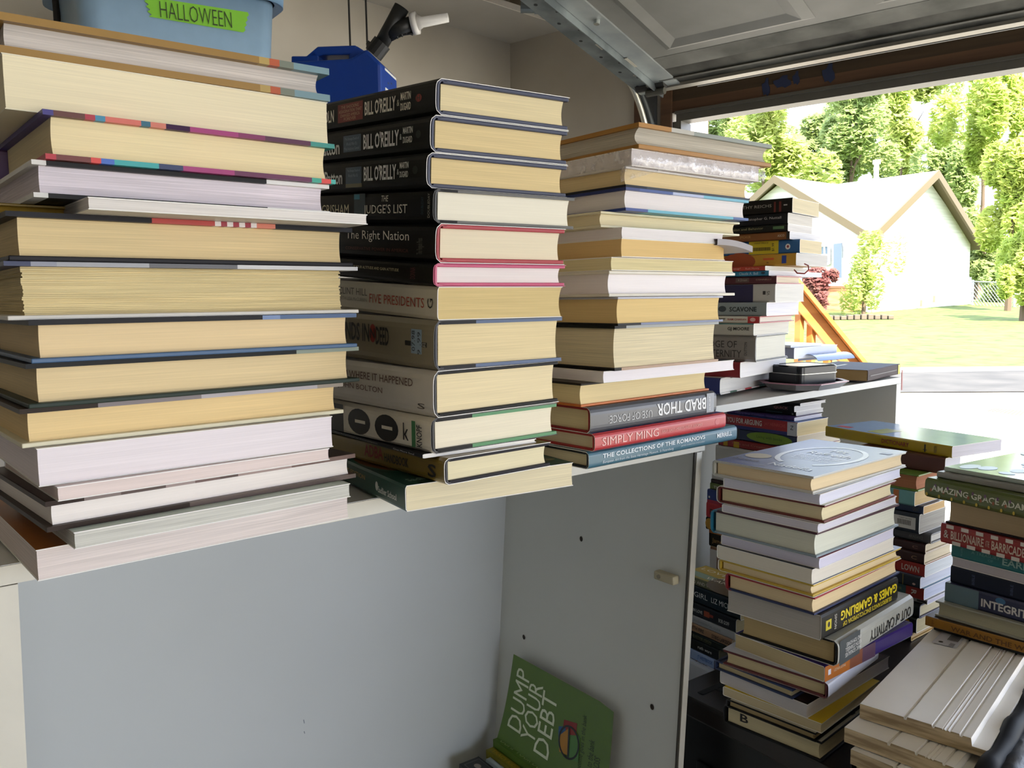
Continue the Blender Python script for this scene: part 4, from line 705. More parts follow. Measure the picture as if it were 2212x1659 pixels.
# --- pile 9: low pile on the same shelf
S9 = 'low pile beside the cabinet'
stack(S9, 'books in the low pile beside the cabinet', 1.40, ZSH, 56, [
    ('yellow-green jacketed hardcover with white title', 1470, 1604, 1236, dict(k='p', c='#6a6a4a', tc='#a89a4c', p='#c8b88c', deco=deco_loved, ur=1660, x=[('T', 'LOVED AND WANTED', 1480, 1562, .5, .42, '#e0dcc8')])),
    ('dark teal jacketed hardcover', 1466, 1600, 1252, dict(k='p', c='#14232a', p='#c8b88c', ur=1660, rough=.2, x=[('T', 'DARLING GIRL', 1440, 1529, .55, .3, '#c8ccc8'), ('T', 'LIZ MICHALSKI', 1537, 1606, .55, .3, '#c8ccc8')])),
    ('charcoal hardcover with red arrow', 1462, 1590, 1288, dict(k='p', c='#1d2026', p='#c8b88c', ur=1660, x=[('T', 'IN LOVE', 1498, 1518, .5, .26, '#c8c8c4', B_), ('B', 1521, 1533, .3, .75, '#a84a2c'), ('B', 1533, 1541, .4, .62, '#8c3024'), ('T', 'BOB GOFF', 1553, 1576, .45, .3, '#c8c8c4', B_)])),
    ('white paperback guide', 1460, 1588, 1314, dict(k='p', c='#b4b4b2', p='#c8c4b8', ur=1660, x=[('T', 'AN EXPERIENTIAL GUIDE', 1499, 1557, .5, .3, '#7c8084')])),
    ('tan paperback with dark capitals', 1458, 1582, 1330, dict(k='p', c='#b08a68', p='#c8b490', ur=1650, x=[('T', 'WITH FIRE', 1490, 1521, .55, .45, '#2c1c14', B_), ('T', 'STIEG LARSSON', 1538, 1582, .5, .45, '#2c1c14', B_)])),
    ('dark paperback with gold lines', 1456, 1570, 1347, dict(k='p', c='#1c2420', p='#b8b090', ur=1640, x=[('T', 'CELESTINE VISION', 1494, 1537, .6, .34, '#7c7a54'), ('T', 'The Spiritual Awareness', 1497, 1536, .3, .2, '#7c7a54')])),
    ('black paperback with typewriter lettering', 1454, 1553, 1361, dict(k='p', c='#15191b', p='#b8b090', ur=1630, x=[('T', 'ruth ware', 1508, 1538, .5, .3, '#c8ccc8', B_)])),
    ('pale blue paperback', 1452, 1558, 1383, dict(k='p', c='#a8bce0', p='#d8d4d8', ur=1640, x=[('T', 'JT WESTBROOK', 1507, 1540, .5, .5, '#5a7ac0', B_), ('B', 1543, 1552, .02, .98, '#3c3c5c')])),
    ('white journal with printed leaf sprigs', 1440, 1552, 1403, dict(k='p', c='#d8d8dc', tc='#e4e4e8', p='#c8c4c8', ur=1640, deco=deco_leaves)),
], W=.2, ref='L')
# --- pile 7: behind, topped by the yellow dictionary
D7 = 1.30
S7 = 'yellow-spined pile behind'
stack(S7, 'books in the yellow spined pile', D7, ZT, 52, [
    ('large yellow glossy dictionary', 2057, 2090, 964, dict(a=62, k='p', c='#a8901c', tc='#a4c4ea', p='#d8d4dc', W=.25, len=.13, rough=.12, deco=deco_webster, x=[('T', 'WEBSTER', 2018, 2024, .5, .6, '#2c2810', {'rot': 90}), ('B', 1994, 2003, .3, .36, '#2c2810'), ('B', 1997, 2000, .15, .8, '#2c2810'), ('T', 'DICTIONARY', 1905, 1964, .5, .4, '#7c1c14', B_)])),  # pale blue sky reflection is put into the top cover colour
    ('thick brown-spined paperback', 2042, 2076, 990, dict(k='p', c='#4c241a', p='#d2d2dc', W=.15, lines=.15)),
    ('salmon-paged hardcover with green boards', 1984, 2020, 1026, dict(c='#54702a', e='#5c7a2c', p='#b0785a', W=.15, side='FL', bt=.003, lines=.7, len=.1)),
    ('small turquoise and cream hardcover', 1976, 2032, 1063, dict(k='p', c='#6aa0a4', p='#c8ae80', W=.13, x=[('B', 1930, 1942, .02, .98, '#b8703c')])),
    ('navy paperback with tan pages', 1995, 2042, 1094, dict(k='p', c='#1c2c4c', p='#c8a878', W=.15, x=[('T', 'GREAT', 1972, 1986, .5, .5, '#5c5a50')])),
    ('navy jacketed book with white barcode label', 1986, 2043, 1112, dict(k='p', c='#1e2736', p='#a8a49c', W=.15, lines=1.0, x=[('B', 1929, 1978, .18, .8, '#d4d4d4')] + [('B', 1939 + i * 2.5, 1940.3 + i * 2.5, .36, .62, '#2c2c2c') for i in range(12)] + [('T', 'THRIFT BOOKS', 1942, 1970, .7, .07, '#4c4c4c')])),
    ('slate grey jacketed hardcover', 2012, 2058, 1154, dict(c='#4c4c50', e='#5a5a5e', p='#c8c4bc', W=.17, x=[('T', 'ABUNDANCE', 1965, 1995, .45, .3, '#7c7c80')])),
    ('maroon leather-spined volume', 2000, 2060, 1176, dict(c='#3a1c1c', e='#b8a890', p='#cfc2a8', W=.14, bt=.002, x=[('T', 'C', 1972, 1984, .5, .3, '#8c6a60')])),
    ('maroon leather-spined volume with gilt hook', 1998, 2060, 1196, dict(c='#381a1a', e='#b8a890', p='#cfc2a8', W=.14, bt=.002, x=[('T', 'C', 1970, 1982, .5, .3, '#9c7a60')])),
    ('red jacketed book with white lettering', 1998, 2062, 1221, dict(k='p', c='#a02824', p='#c8ccd0', W=.15, x=[('T', 'LOWN', 1948, 1986, .5, .5, '#c8b8b0', B_)])),
    ('navy jacketed book with gold bands', 1988, 2060, 1248, dict(k='p', c='#1c2534', p='#c0c4d2', W=.15, tc='#5a7490', x=[('B', 1950, 1951.5, .0, 1, '#8c7a3c'), ('O', 1971, 1978, .2, .4, '#c8a8a0')])),
    ('teal book with red spine panel', 1996, 2062, 1272, dict(k='p', c='#2c4c50', p='#bcc0d4', W=.15, tc='#5a8098', x=[('B', 1957, 1996, .02, .98, '#8c2420'), ('T', 'R', 1969, 1980, .5, .44, '#c8bcb8', {'rot': -90, 'b': .03}), ('T', 'ook', 1941, 1948, .6, .3, '#7c8a50')])),
    ('thin grey paperback', 2003, 2062, 1297, dict(k='p', c='#8c8a88', p='#c0bccc', W=.16, x=[('B', 1981, 2001, .3, .7, '#2c2a2c')])),
    ('black jacketed hardcover with cream pages', 1988, 2040, 1307, dict(c='#12161c', e='#34304a', p='#c4b898', W=.14, lines=.3)),
    ('black book with yellow spine letter', 1980, 2035, 1337, dict(k='p', c='#1f211e', p='#c4b48c', W=.14, x=[('B', 1950, 1964, .2, .8, '#9c7a1c')])),
    ('tan-paged dark hardcover', 1969, 2030, 1369, dict(c='#16161a', e='#b89858', p='#c8ac80', W=.13, lines=.4)),
], W=.15)
# --- pile 8: cut by the right frame edge (u0 = far left end, u1 = near corner outside the frame)
D8 = 1.12
S8 = 'pile at the right edge'
stack(S8, 'books in the pile at the right edge', D8, 0.991, 58, [
    ('glossy blue-green magazine', 2040, 2292, 1008, dict(a=58, k='p', c='#9aa8a0', tc='#a9c2d6', p='#b8b8b4', len=.21, rough=.12, lines=.8, deco=deco_gloss(['#a3bccf','#b0c8da','#a4bcc4']))),
    ('grey paperback under a magazine', 2024, 2290, 1018, dict(a=59, k='p', c='#8c8c88', p='#b8b4ac', len=.2, lines=.8)),
    ('green hardcover novel with spaced capitals', 2003, 2270, 1031, dict(a=63, c='#45511f', e='#2c2620', jk='#4a5622', p='#c8b490', len=.16, rim='#3c4420', x=[('T', 'AMAZING GRACE ADAMS', 2017, 2236, .56, .30, '#c8cab8', B_)] + [('O', 2004 + k * 9, 2009 + k * 9, .1 + .25 * (k % 3), .28 + .25 * (k % 3), ['#b8a02c', '#8c4a24', '#5c3a5c'][k % 3]) for k in range(22)])),
    ('tan-paged hardcover with black boards', 2044, 2270, 1072, dict(a=58, c='#1c1418', e='#201418', p='#bba684', side='FR', len=.16, lines=.3)),
    ('red and white striped hardcover', 2033, 2270, 1129, dict(a=60, k='p', c='#8c2026', p='#c8b890', len=.16, x=[('B', 2044 + k * 32, 2060 + k * 32, .80, .99, '#cfc8c4') for k in range(7)] + [('B', 2058 + k * 32, 2076 + k * 32, .01, .2, '#cfc8c4') for k in range(7)] + [('T', 'BILLIONAIRE', 2055, 2126, .5, .44, '#d0b8ac', B_), ('T', 'AT THE', 2130, 2138, .5, .3, '#d0b8ac'), ('T', 'BARRICADES', 2143, 2222, .5, .44, '#d0b8ac', B_), ('T', '&', 2040, 2050, .5, .4, '#d0c8c0')])),
    ('teal hardcover treasury', 2056, 2270, 1170, dict(a=57, k='p', c='#146a72', p='#c8c4c0', len=.17, x=[('T', 'A TREASURY', 2099, 2160, .62, .22, '#5c9c9c'), ('T', 'OF', 2135, 2146, .34, .18, '#5c9c9c'), ('T', 'EARLY', 2166, 2240, .5, .44, '#8cb8b4', B_), ('T', 'Kelly', 2076, 2081, .5, .6, '#5c9c9c', {'rot': 90})])),
    ('white-paged book without visible title', 2056, 2270, 1201, dict(a=57, k='p', c='#b8b4bc', p='#b9b5bc', side='FR', len=.17, lines=.2)),
    ('navy leather book with faint lettering', 2054, 2270, 1221, dict(a=56, k='p', c='#151d30', p='#a8a090', len=.16, x=[('T', 'BIBLE', 2100, 2106, .5, .6, '#3c4a6c', {'rot': 90}), ('T', 'BIBLE', 2183, 2189, .5, .6, '#3c4a6c', {'rot': 90})])),
    ('blue-grey book with white block capitals', 2042, 2270, 1257, dict(a=55, k='p', c='#262c4a', p='#a8a090', len=.17, x=[('B', 2036, 2114, .01, .99, '#5c7480'), ('T', 'INTEGRITY', 2120, 2236, .46, .42, '#c8c8c8', {'b': .03}), ('O', 2150, 2172, .62, .95, '#3c6a94')])),
    ('cream-paged book below a blue-grey one', 2020, 2270, 1297, dict(a=52, c='#6c7068', e='#98988a', p='#a8a48c', side='FR', len=.18, lines=.3)),
    ('golden brown book with dark capitals', 1999, 2270, 1330, dict(a=50, k='p', c='#94661c', tc='#2c2018', p='#a08c5c', len=.18, x=[('T', 'WAR AND THE WORLD', 2055, 2268, .45, .5, '#5c3c14', {'b': .01}), ('T', 'nyo', 2013, 2019, .5, .6, '#5c3c14', {'rot': 90})])),
], W=.2, ref='L')
# ------------------------------------------------------------------ small things on the far bookcase top
def zb_(p): return zt2_(p.x) + .0006
p = onz(1716, 786, 1.283); c = Vector((1.40, 1.06, 0)); 
th = YAW - radians(51)
cn = onz(1715, 781, 1.283); dr = Vector((cos(th), sin(th), 0)); dl = Vector((-sin(th), cos(th), 0))
cn.z = zt2_(cn.x) + .004
hh = at(1715, 752, ahead(cn)).z - cn.z
book('paperback_book', cn, th, solve_len(cn, dr, 1808), .17, hh, 'L', 'p', '#7a7c90', '#d4d8e4', tc='#c8d4ea', lines=.15, label='thick white paperback lying behind the black tin', group='books lying on the far bookcase')
th3 = th - radians(4); cn3 = cn + dl * .012 + dr * .004; cn3.z = cn.z + hh + .0006
book('paperback_book', cn3, th3, .13, .15, .006, 'FL', 'p', '#d8dce8', '#e0e2ea', tc='#b8d0ee', lines=.3, label='thin white booklet on the thick white paperback behind the tin', group='books lying on the far bookcase')
# rolled blue sheet between the white book and the tin
rb = at(1745, 780, ahead(cn) + .03); ra = at(1825, 768, ahead(cn) + .12); ra.z = rb.z = zt2_(1.5) + .016
m_ = MB(); ax = (ra - rb).normalized(); sdv = Vector((-ax.y, ax.x, 0)); N = 14; vs = []
for i in range(N + 1):
    a = pi * .95 * i / N; vs += [rb + sdv * (.03 * cos(a)) + Vector((0, 0, .018 * sin(a) - .014)), ra + sdv * (.03 * cos(a)) + Vector((0, 0, .018 * sin(a) - .014))]
m_.add(vs, [(2 * i, 2 * i + 1, 2 * i + 3, 2 * i + 2) for i in range(N)], mat('#5a78a8', .25)); m_.add([v - Vector((0, 0, .0012)) for v in vs], [(2 * i, 2 * i + 2, 2 * i + 3, 2 * i + 1) for i in range(N)], mat('#46506c', .5))
tag(m_.build('curled_booklet', None, True, False), 'blue curled booklet lying between the white paperback and the tin', 'booklet')
# octagonal tray and the black tin in it
zt_ = 1.2795
tc_ = onz(1757, 829, zt_ + .012); tc_.x += .035; tc_.y += .045
def roundrect(cx, cy, hx, hy, r, z, rz=0.0, n=6):
    o = []
    for (sx, sy, a0) in ((1, 1, 0), (-1, 1, 90), (-1, -1, 180), (1, -1, 270)):
        for k in range(n + 1):
            a = radians(a0 + 90 * k / n); x = sx * (hx - r) + r * cos(a); y = sy * (hy - r) + r * sin(a)
            o.append((cx + x * cos(rz) - y * sin(rz), cy + x * sin(rz) + y * cos(rz), z))
    return o
def loft(mb, rings, m, cap0=True, cap1=True):
    n = len(rings[0]); vs = [p for r in rings for p in r]; fs = []
    for i in range(len(rings) - 1):
        for k in range(n): fs.append((i * n + k, i * n + (k + 1) % n, (i + 1) * n + (k + 1) % n, (i + 1) * n + k))
    if cap0: fs.append(tuple(range(n))[::-1])
    if cap1: fs.append(tuple((len(rings) - 1) * n + k for k in range(n)))
    mb.add(vs, fs, m)
tr_ = empty('serving_tray', (tc_.x, tc_.y, zt_), radians(4), 'octagonal tin tray with red rim under the black tin', 'tray')
m_ = MB(); loft(m_, [roundrect(0, 0, .066, .052, .028, .0, 0, 1), roundrect(0, 0, .078, .062, .03, .011, 0, 1), roundrect(0, 0, .076, .06, .029, .011, 0, 1), roundrect(0, 0, .065, .05, .027, .0025, 0, 1)], mat('#8c8c90', .3, .5, .5)); m_.build('dish', tr_)
m_ = MB(); loft(m_, [roundrect(0, 0, .080, .064, .031, .0112, 0, 1), roundrect(0, 0, .080, .064, .031, .0128, 0, 1), roundrect(0, 0, .072, .056, .028, .0128, 0, 1), roundrect(0, 0, .072, .056, .028, .0112, 0, 1)], mat('#a87888', .3), False, False); m_.build('rim', tr_)
tn = empty('black_tin', (tc_.x + .002, tc_.y + .004, zt_ + .0035), radians(-6), 'black rectangular hinged tin resting on a tray', 'tin')
TINM = mat('#1c1d1f', .3, .5, .3); hx, hy = .052, .04
m_ = MB(); loft(m_, [roundrect(0, 0, hx - .001, hy - .001, .011, 0), roundrect(0, 0, hx, hy, .012, .002), roundrect(0, 0, hx, hy, .012, .024)], TINM); m_.build('body', tn)
m_ = MB(); loft(m_, [roundrect(0, 0, hx + .0015, hy + .0015, .013, .0242), roundrect(0, 0, hx + .0015, hy + .0015, .013, .0255)], mat('#a8a8a0', .25, .5, .8)); m_.build('rolled_edge', tn)
m_ = MB(); loft(m_, [roundrect(0, 0, hx + .0006, hy + .0006, .012, .0257), roundrect(0, 0, hx + .0006, hy + .0006, .012, .037), roundrect(0, 0, hx - .003, hy - .003, .010, .0395), roundrect(0, 0, hx - .006, hy - .006, .008, .0395), roundrect(0, 0, hx - .0065, hy - .0065, .008, .0388)], mat('#202226', .22, .5, .3)); m_.build('lid', tn)
# brown bible with a yellow tab and a hanging red ribbon
zbi = 1.2835
cnb = onz(1874, 824, zbi); thb = atan2(*(onz(1944, 808, zbi) - cnb).to_2d().yx)
Lb = (onz(1944, 808, zbi) - cnb).length; hb = at(1876, 800, ahead(cnb)).z - zbi
def deco_bible(parts, smb, I):
    quad_top(smb, I, I['Lr'] * .3, I['Ll'] * .62, I['Lr'] * .62, I['Ll'] * .68, '#4a4440'); 
    smb.add([(I['Lr'] - .016, -.0011, .001), (I['Lr'] - .003, -.0011, .001), (I['Lr'] - .003, -.0011, hb - .001), (I['Lr'] - .016, -.0011, hb - .001)], [(0, 1, 2, 3)], mat('#c8c02c', .5))
    smb.add([(.012, -.0012, hb * .42), (I['Lr'] - .024, -.0012, hb * .44), (I['Lr'] - .024, -.0012, hb * .52), (.012, -.0012, hb * .5)], [(0, 1, 2, 3)], mat('#3a2c2e', .5))
    rb_ = MB(); x = I['Lr'] + .001
    rb_.hexa([(x, -.004, -.034), (x + .006, -.004, -.034), (x + .006, -.003, -.034), (x, -.003, -.034), (x - .002, -.004, hb * .4), (x + .004, -.004, hb * .4), (x + .004, -.003, hb * .4), (x - .002, -.003, hb * .4)], mat('#8c2428', .5))
    rb_.build('ribbon', I['root'])
book('bible', cnb, thb, Lb, .13, hb, 'R', 'p', '#3c2c2a', '#a08458', tc='#5c6a84', lines=.3, rough=.75, label='brown worn bible with red ribbon at the bookcase top end', group='books lying on the far bookcase', deco=deco_bible, endp='#4a3430')
# red ribbon loop out of the thin red paperback
rp = at(1725, 580, D4 - .02); m_ = MB()
m_.tube([at(1716, 583, D4 + .0), at(1722, 590, D4 - .015), at(1738, 591, D4 - .02), at(1747, 583, D4 - .02), at(1746, 574, D4 - .01), at(1738, 570, D4 + .01)], .0012, mat('#9c2a22', .5), 8); tag(m_.build('bookmark_ribbon', None, True), 'red bookmark ribbon looping out of the stack on the far bookcase', 'ribbon')
# curled leaflet and small cream book poking out right of the third stack
q0 = at(1564, 521, D3 + .14); dth = YAW - radians(50); dr = Vector((cos(dth), sin(dth), 0)); dl = Vector((-sin(dth), cos(dth), 0)); m_ = MB(); vs = []
for i in range(13):
    t = i / 12; u = 1550 + 76 * t; pth = at(u, 516 + 16 * t ** 2.2, D3 + .10); vs += [pth, pth + dl * .12, pth - Vector((0, 0, .007)), pth + dl * .12 - Vector((0, 0, .007))]
m_.add(vs, [(4 * i, 4 * i + 4, 4 * i + 5, 4 * i + 1) for i in range(12)], mat('#5c2a4a', .3)); m_.add(vs, [(4 * i, 4 * i + 2, 4 * i + 6, 4 * i + 4) for i in range(12)] + [(4 * i + 2, 4 * i + 3, 4 * i + 7, 4 * i + 6) for i in range(12)] + [(48, 49, 51, 50)], mat('#d8d4da', .7))
tag(m_.build('curled_paperback', None, False), 'thin curled paperback drooping out right of the third stack', 'book')
# shrink wrap skin and its torn flap on the wrapped book
def clear_film():
    m = bpy.data.materials.new('clear_film'); m.use_nodes = True; n = m.node_tree.nodes; l = m.node_tree.links; n.clear()
    o = n.new('ShaderNodeOutputMaterial'); tr = n.new('ShaderNodeBsdfTransparent'); gl = n.new('ShaderNodeBsdfGlossy'); gl.inputs['Roughness'].default_value = .12
    df = n.new('ShaderNodeBsdfDiffuse'); df.inputs[0].default_value = (.85, .8, .8, 1); mx = n.new('ShaderNodeMixShader'); mx2 = n.new('ShaderNodeMixShader')
    nz = n.new('ShaderNodeTexNoise'); nz.inputs['Scale'].default_value = 90; nz.inputs['Detail'].default_value = 5; tc = n.new('ShaderNodeTexCoord'); bp = n.new('ShaderNodeBump'); bp.inputs['Strength'].default_value = .9; bp.inputs['Distance'].default_value = .004
    rp = n.new('ShaderNodeValToRGB'); rp.color_ramp.elements[0].position = .5; rp.color_ramp.elements[0].color = (.12, .12, .12, 1); rp.color_ramp.elements[1].position = .68; rp.color_ramp.elements[1].color = (.55, .55, .55, 1)
    l.new(tc.outputs['Object'], nz.inputs[0]); l.new(nz.outputs['Fac'], bp.inputs['Height']); l.new(bp.outputs[0], gl.inputs['Normal']); l.new(nz.outputs['Fac'], rp.inputs[0])
    l.new(rp.outputs[0], mx.inputs[0]); l.new(tr.outputs[0], mx.inputs[1]); l.new(df.outputs[0], mx.inputs[2]); mx2.inputs[0].default_value = .12
    l.new(mx.outputs[0], mx2.inputs[1]); l.new(gl.outputs[0], mx2.inputs[2]); l.new(mx2.outputs[0], o.inputs[0]); return m
FILM = clear_film()
wrapped = [o for o in bpy.data.objects if o.parent is None and 'shrink wrap' in o.get('label', '')][0]
cv_ = [c for c in wrapped.children if c.name.startswith('cover')][0]; bb_ = [Vector(b) for b in cv_.bound_box]; bx = max(b.x for b in bb_); by = max(b.y for b in bb_); bz = max(b.z for b in bb_)
m_ = MB(); nx = 36; vs = []; random.seed(21)
for i in range(nx + 1):
    x = -.003 + (bx + .008) * i / nx
    for k, (y, z) in enumerate(((.05, bz * .98), (-.0012, bz * .96), (-.0035, bz * .7), (-.0045, bz * .45), (-.0035, bz * .2), (-.0015, .001))):
        vs.append((x, y - random.random() * .0018, z + (random.random() - .5) * .0012))
m_.add(vs, [(6 * i + k, 6 * i + 6 + k, 6 * i + 7 + k, 6 * i + 1 + k) for i in range(nx) for k in range(1, 5)], FILM)
m_.add([(-.0035, y_ * by, z_ * bz) for y_, z_ in ((0, .02), (.5, .02), (.5, .96), (0, .96))], [(0, 1, 2, 3)], FILM); m_.build('shrink_wrap', wrapped, True)
iv = Matrix.Rotation(-wrapped.rotation_euler.z, 4, 'Z')
def wl(u, v, d): return iv @ (at(u, v, ahead(wrapped.location) + d) - wrapped.location)
m_ = MB(); A, B, C_, E_ = wl(1352, 356, -.006), wl(1440, 366, -.008), wl(1341, 393, -.012), wl(1338, 362, .012)
G = (A + B + C_) / 3 + Vector((0, -.006, 0)); m_.add([A, B, C_, G, E_], [(0, 3, 1), (1, 3, 2), (2, 3, 0), (0, 2, 4)], FILM); fl = m_.build('torn_flap', wrapped); fl['label'] = 'torn clear plastic flap'

# thin gold-edged book squeezed beside the thin pale paperback
g0 = at(-30, 446, D1 + .02); i5 = [b_ for b_ in bpy.data.objects if b_.parent is None and 'thin pale paperback sticking out' in b_.get('label', '')][0]
g0.z = i5.location.z; gth = YAW - radians(50); gdr = Vector((cos(gth), sin(gth), 0)); gh = max(v.z for v in [Vector(c) for c in [q for q in i5.children if q.name.startswith('cover')][0].bound_box]) - .0004
book('hardcover_book', g0, gth, solve_len(g0, gdr, 184), .12, gh, 'FL', 'h', '#2a2014', '#9c7c2c', e='#7c6424', tc='#8c7430', bt=.002, lines=1.0, label='thin dark hardcover with gold page edges left of the thin pale paperback', group='books in the nearest stack')
# ------------------------------------------------------------------ crate, boards, bag and loose book on the black cabinet
p8 = [b_ for b_ in bpy.data.objects if b_.parent is None and b_.get('label', '').endswith('lowest of the pile at the right edge')][0]; th8 = p8.rotation_euler.z
bb8 = [Vector(q) for c_ in p8.children for q in c_.bound_box]; L8, W8 = max(q.x for q in bb8), max(q.y for q in bb8); CH = p8.location.z - ZT - .001
cr = empty('black_crate', (p8.location.x, p8.location.y, ZT + .0005), th8, 'low black crate under the pile at the right edge', 'crate')
m_ = MB(); PL = mat('#141517', .45); X0, X1, Y0, Y1 = .012, L8 - .012, .03, W8 - .012
for a, b in (((X0, Y0, 0), (X1, Y0 + .006, CH - .006)), ((X0, Y1 - .006, 0), (X1, Y1, CH - .006)), ((X0, Y0, 0), (X0 + .006, Y1, CH - .006)), ((X1 - .006, Y0, 0), (X1, Y1, CH - .006)), ((X0, Y0, 0), (X1, Y1, .004))): m_.box(a, b, PL, .001)
m_.build('body', cr)
m_ = MB(); m_.box((X0 - .004, Y0 - .004, CH - .0058), (X1 + .004, Y1 + .004, CH - .0004), PL, .001); m_.build('lid', cr)
cor = [onz(u, v, .985) for u, v in ((1858, 1518), (2105, 1630), (2205, 1430), (2040, 1352))]
axl = ((cor[3] - cor[0]) + (cor[2] - cor[1])).normalized(); Lb_ = ((cor[3] - cor[0]).length + (cor[2] - cor[1]).length) / 2; Wb_ = (cor[1] - cor[0]).length
PAINT = mottled('#e6e2da', '#efece6', (8, 8, 8), .45, .3, .7, 5, .1); RAW = mottled('#9a8566', '#d2bd98', (3, 14, 150), .8, .38, .6, 5, .1)
prof = [(0, 0), (0, .017), (.36, .017), (.365, .0145), (.385, .0145), (.39, .018), (.58, .018), (.585, .0148), (.60, .0148), (.605, .0172), (.66, .0172), (.665, .0158), (.675, .0172), (.69, .0158), (.705, .0172), (.72, .0158), (.73, .0172), (.79, .0172), (.795, .0145), (.81, .0145), (.815, .0165), (.875, .0165), (.885, .008), (1.0, .008), (1.0, 0)]
def trim_board(lab, off, dz, drot, ln=1.0):
    th_ = atan2(axl.y, axl.x) + drot; o = cor[0].copy(); o.x += off[0]; o.y += off[1]
    root = empty('trim_board', (o.x, o.y, .985 - .018 + dz), th_, lab, 'board', 'white trim boards on the black cabinet'); mb = MB()
    n = len(prof); L = Lb_ * ln; P = [(-Wb_ * 0, 0, 0)] 
    v0 = [(0, -x * Wb_, z) for x, z in prof]; v1 = [(L, -x * Wb_, z) for x, z in prof]
    mb.add(v0 + v1, [(i, (i + 1) % n, (i + 1) % n + n, i + n) for i in range(n)], PAINT); mb.build('board', root)
    me = MB(); me.add([(-.0003, y, z) for _, y, z in v0], [tuple(range(n))], RAW); me.add([(L + .0003, y, z) for _, y, z in v0], [tuple(range(n))[::-1]], RAW)
    o2 = me.build('sawn_end', root, fixn=False); o2['label'] = 'bare wood end grain'
    return root
tbd = trim_board('top white grooved trim board with price label, on the board pile', (0, 0), 0, 0)
trim_board('second white trim board, just under the labelled one', (-.03, .0), -.0186, radians(-4))
trim_board('third white trim board in the board pile', (-.036, -.012), -.0372, radians(-7), .98)
trim_board('fourth white trim board in the board pile', (-.022, -.03), -.0558, radians(-12), .95)
trim_board('lowest white trim board in the board pile', (-.03, -.022), -.0744, radians(-8), .95)
lb = MB(); lz = .0183; lx0, lx1, ly0, ly1 = Lb_ * .80, Lb_ * .97, -Wb_ * .33, -Wb_ * .10
lb.add([(lx0, ly0, lz), (lx1, ly0, lz), (lx1, ly1, lz), (lx0, ly1, lz)], [(0, 1, 2, 3)], mat('#c4c4c8', .4))
for k in range(9):
    y = ly0 + (ly1 - ly0) * (.12 + .05 * k); lb.add([(lx1 - .028, y, lz + .0003), (lx1 - .006, y, lz + .0003), (lx1 - .006, y + .0009, lz + .0003), (lx1 - .028, y + .0009, lz + .0003)], [(0, 1, 2, 3)], mat('#1c1c1c', .5))
lb.disc((lx0 + .009, ly1 - .009, lz + .0003), (.003, 0, 0), (0, .003, 0), mat('#1c1c1c', .5), 10)
lb.add([(lx0 + .001, ly1 - .02, lz + .0003), (lx0 + .013, ly1 - .02, lz + .0003), (lx0 + .013, ly1 - .026, lz + .0003), (lx0 + .001, ly1 - .026, lz + .0003)], [(0, 1, 2, 3)], mat('#8c8c90', .5))
lb.build('price_label', tbd)
# loose dark book whose corner shows at the bottom edge
thl = YAW - radians(47); cn = onz(1842, 1650, ZT + .013) + Vector((sin(thl), -cos(thl), 0)) * .11; cn.z = ZT + .0004
book('hardcover_book', cn + Vector((-.0, -.0, 0)), thl, .10, .11, .026, 'FL', 'h', '#2a2e34', '#b8a888', e='#16181c', tc='#3a4048', label='dark hardcover at bottom edge under the white boards', group=None)
# quilted black plastic bag at the bottom right
m_ = MB(); A = at(2120, 1690, .78); B = at(2240, 1490, .98); nx, ny = 10, 14; vs = []; sx = (B - A); side_ = Vector((_r0.x, _r0.y, -.25)).normalized() * .3; random.seed(4)
for i in range(nx + 1):
    for k in range(ny + 1):
        s, t = i / nx, k / ny; vs.append(A + sx * s + side_ * t + Vector((0, 0, .005 * sin(t * 9) * sin(s * 12) - .02 * t * t)) + Vector((0, 0, .012 * (1 - abs(2 * min(t * 6, 1) - 1)))))
m_.add(vs, [(i * (ny + 1) + k, (i + 1) * (ny + 1) + k, (i + 1) * (ny + 1) + k + 1, i * (ny + 1) + k + 1) for i in range(nx) for k in range(ny)], mottled('#0e1116', '#2c3440', (40, 40, 40), .3, .45, .7, 4, .15))
bgr = empty('plastic_bag', (0, 0, 0), 0, 'shiny black plastic bag cut by the bottom right corner', 'bag'); m_.build('sheet', bgr, True)
m_ = MB(); m_.tube([A + sx * (i / 8) + Vector((0, 0, .004 * sin(i * 2.0))) for i in range(9)], .011, mat('#0b0d11', .6, .2), 10); m_.build('rolled_hem', bgr, True)

# ------------------------------------------------------------------ books standing spine-up inside the white cabinet
SH0 = .5205
def spine_up(name, xa, xb, ya, yb, ztop_, c, lab, txts=(), deco=None, p='#cfc4a4'):
    r = empty(name, (xa, ya, SH0), 0, lab, 'book', 'books standing in the white cabinet'); w_ = xb - xa; l_ = yb - ya; h_ = ztop_ - SH0; cm = mat(c, .35)
    cv = MB(); cv.box((0, 0, 0), (.0012, l_, h_), cm); cv.box((w_ - .0012, 0, 0), (w_, l_, h_), cm); cv.box((0, 0, h_ - .0012), (w_, l_, h_), cm, .0005)
    for s_, yc, ww, hh_, col in txts: put_text(cv, s_, (w_ / 2, l_ * yc, h_ + .0006), (0, -1, 0), (1, 0, 0), l_ * ww, w_ * hh_, mat(col, .4), 0, .01)
    if deco: deco(cv, w_, l_, h_)
    cv.build('cover', r)
    pb = MB(); pb.box((.0013, .001, .001), (w_ - .0013, l_ - .001, h_ - .0014), pages(p, .5)); pb.build('page_block', r)
    return r
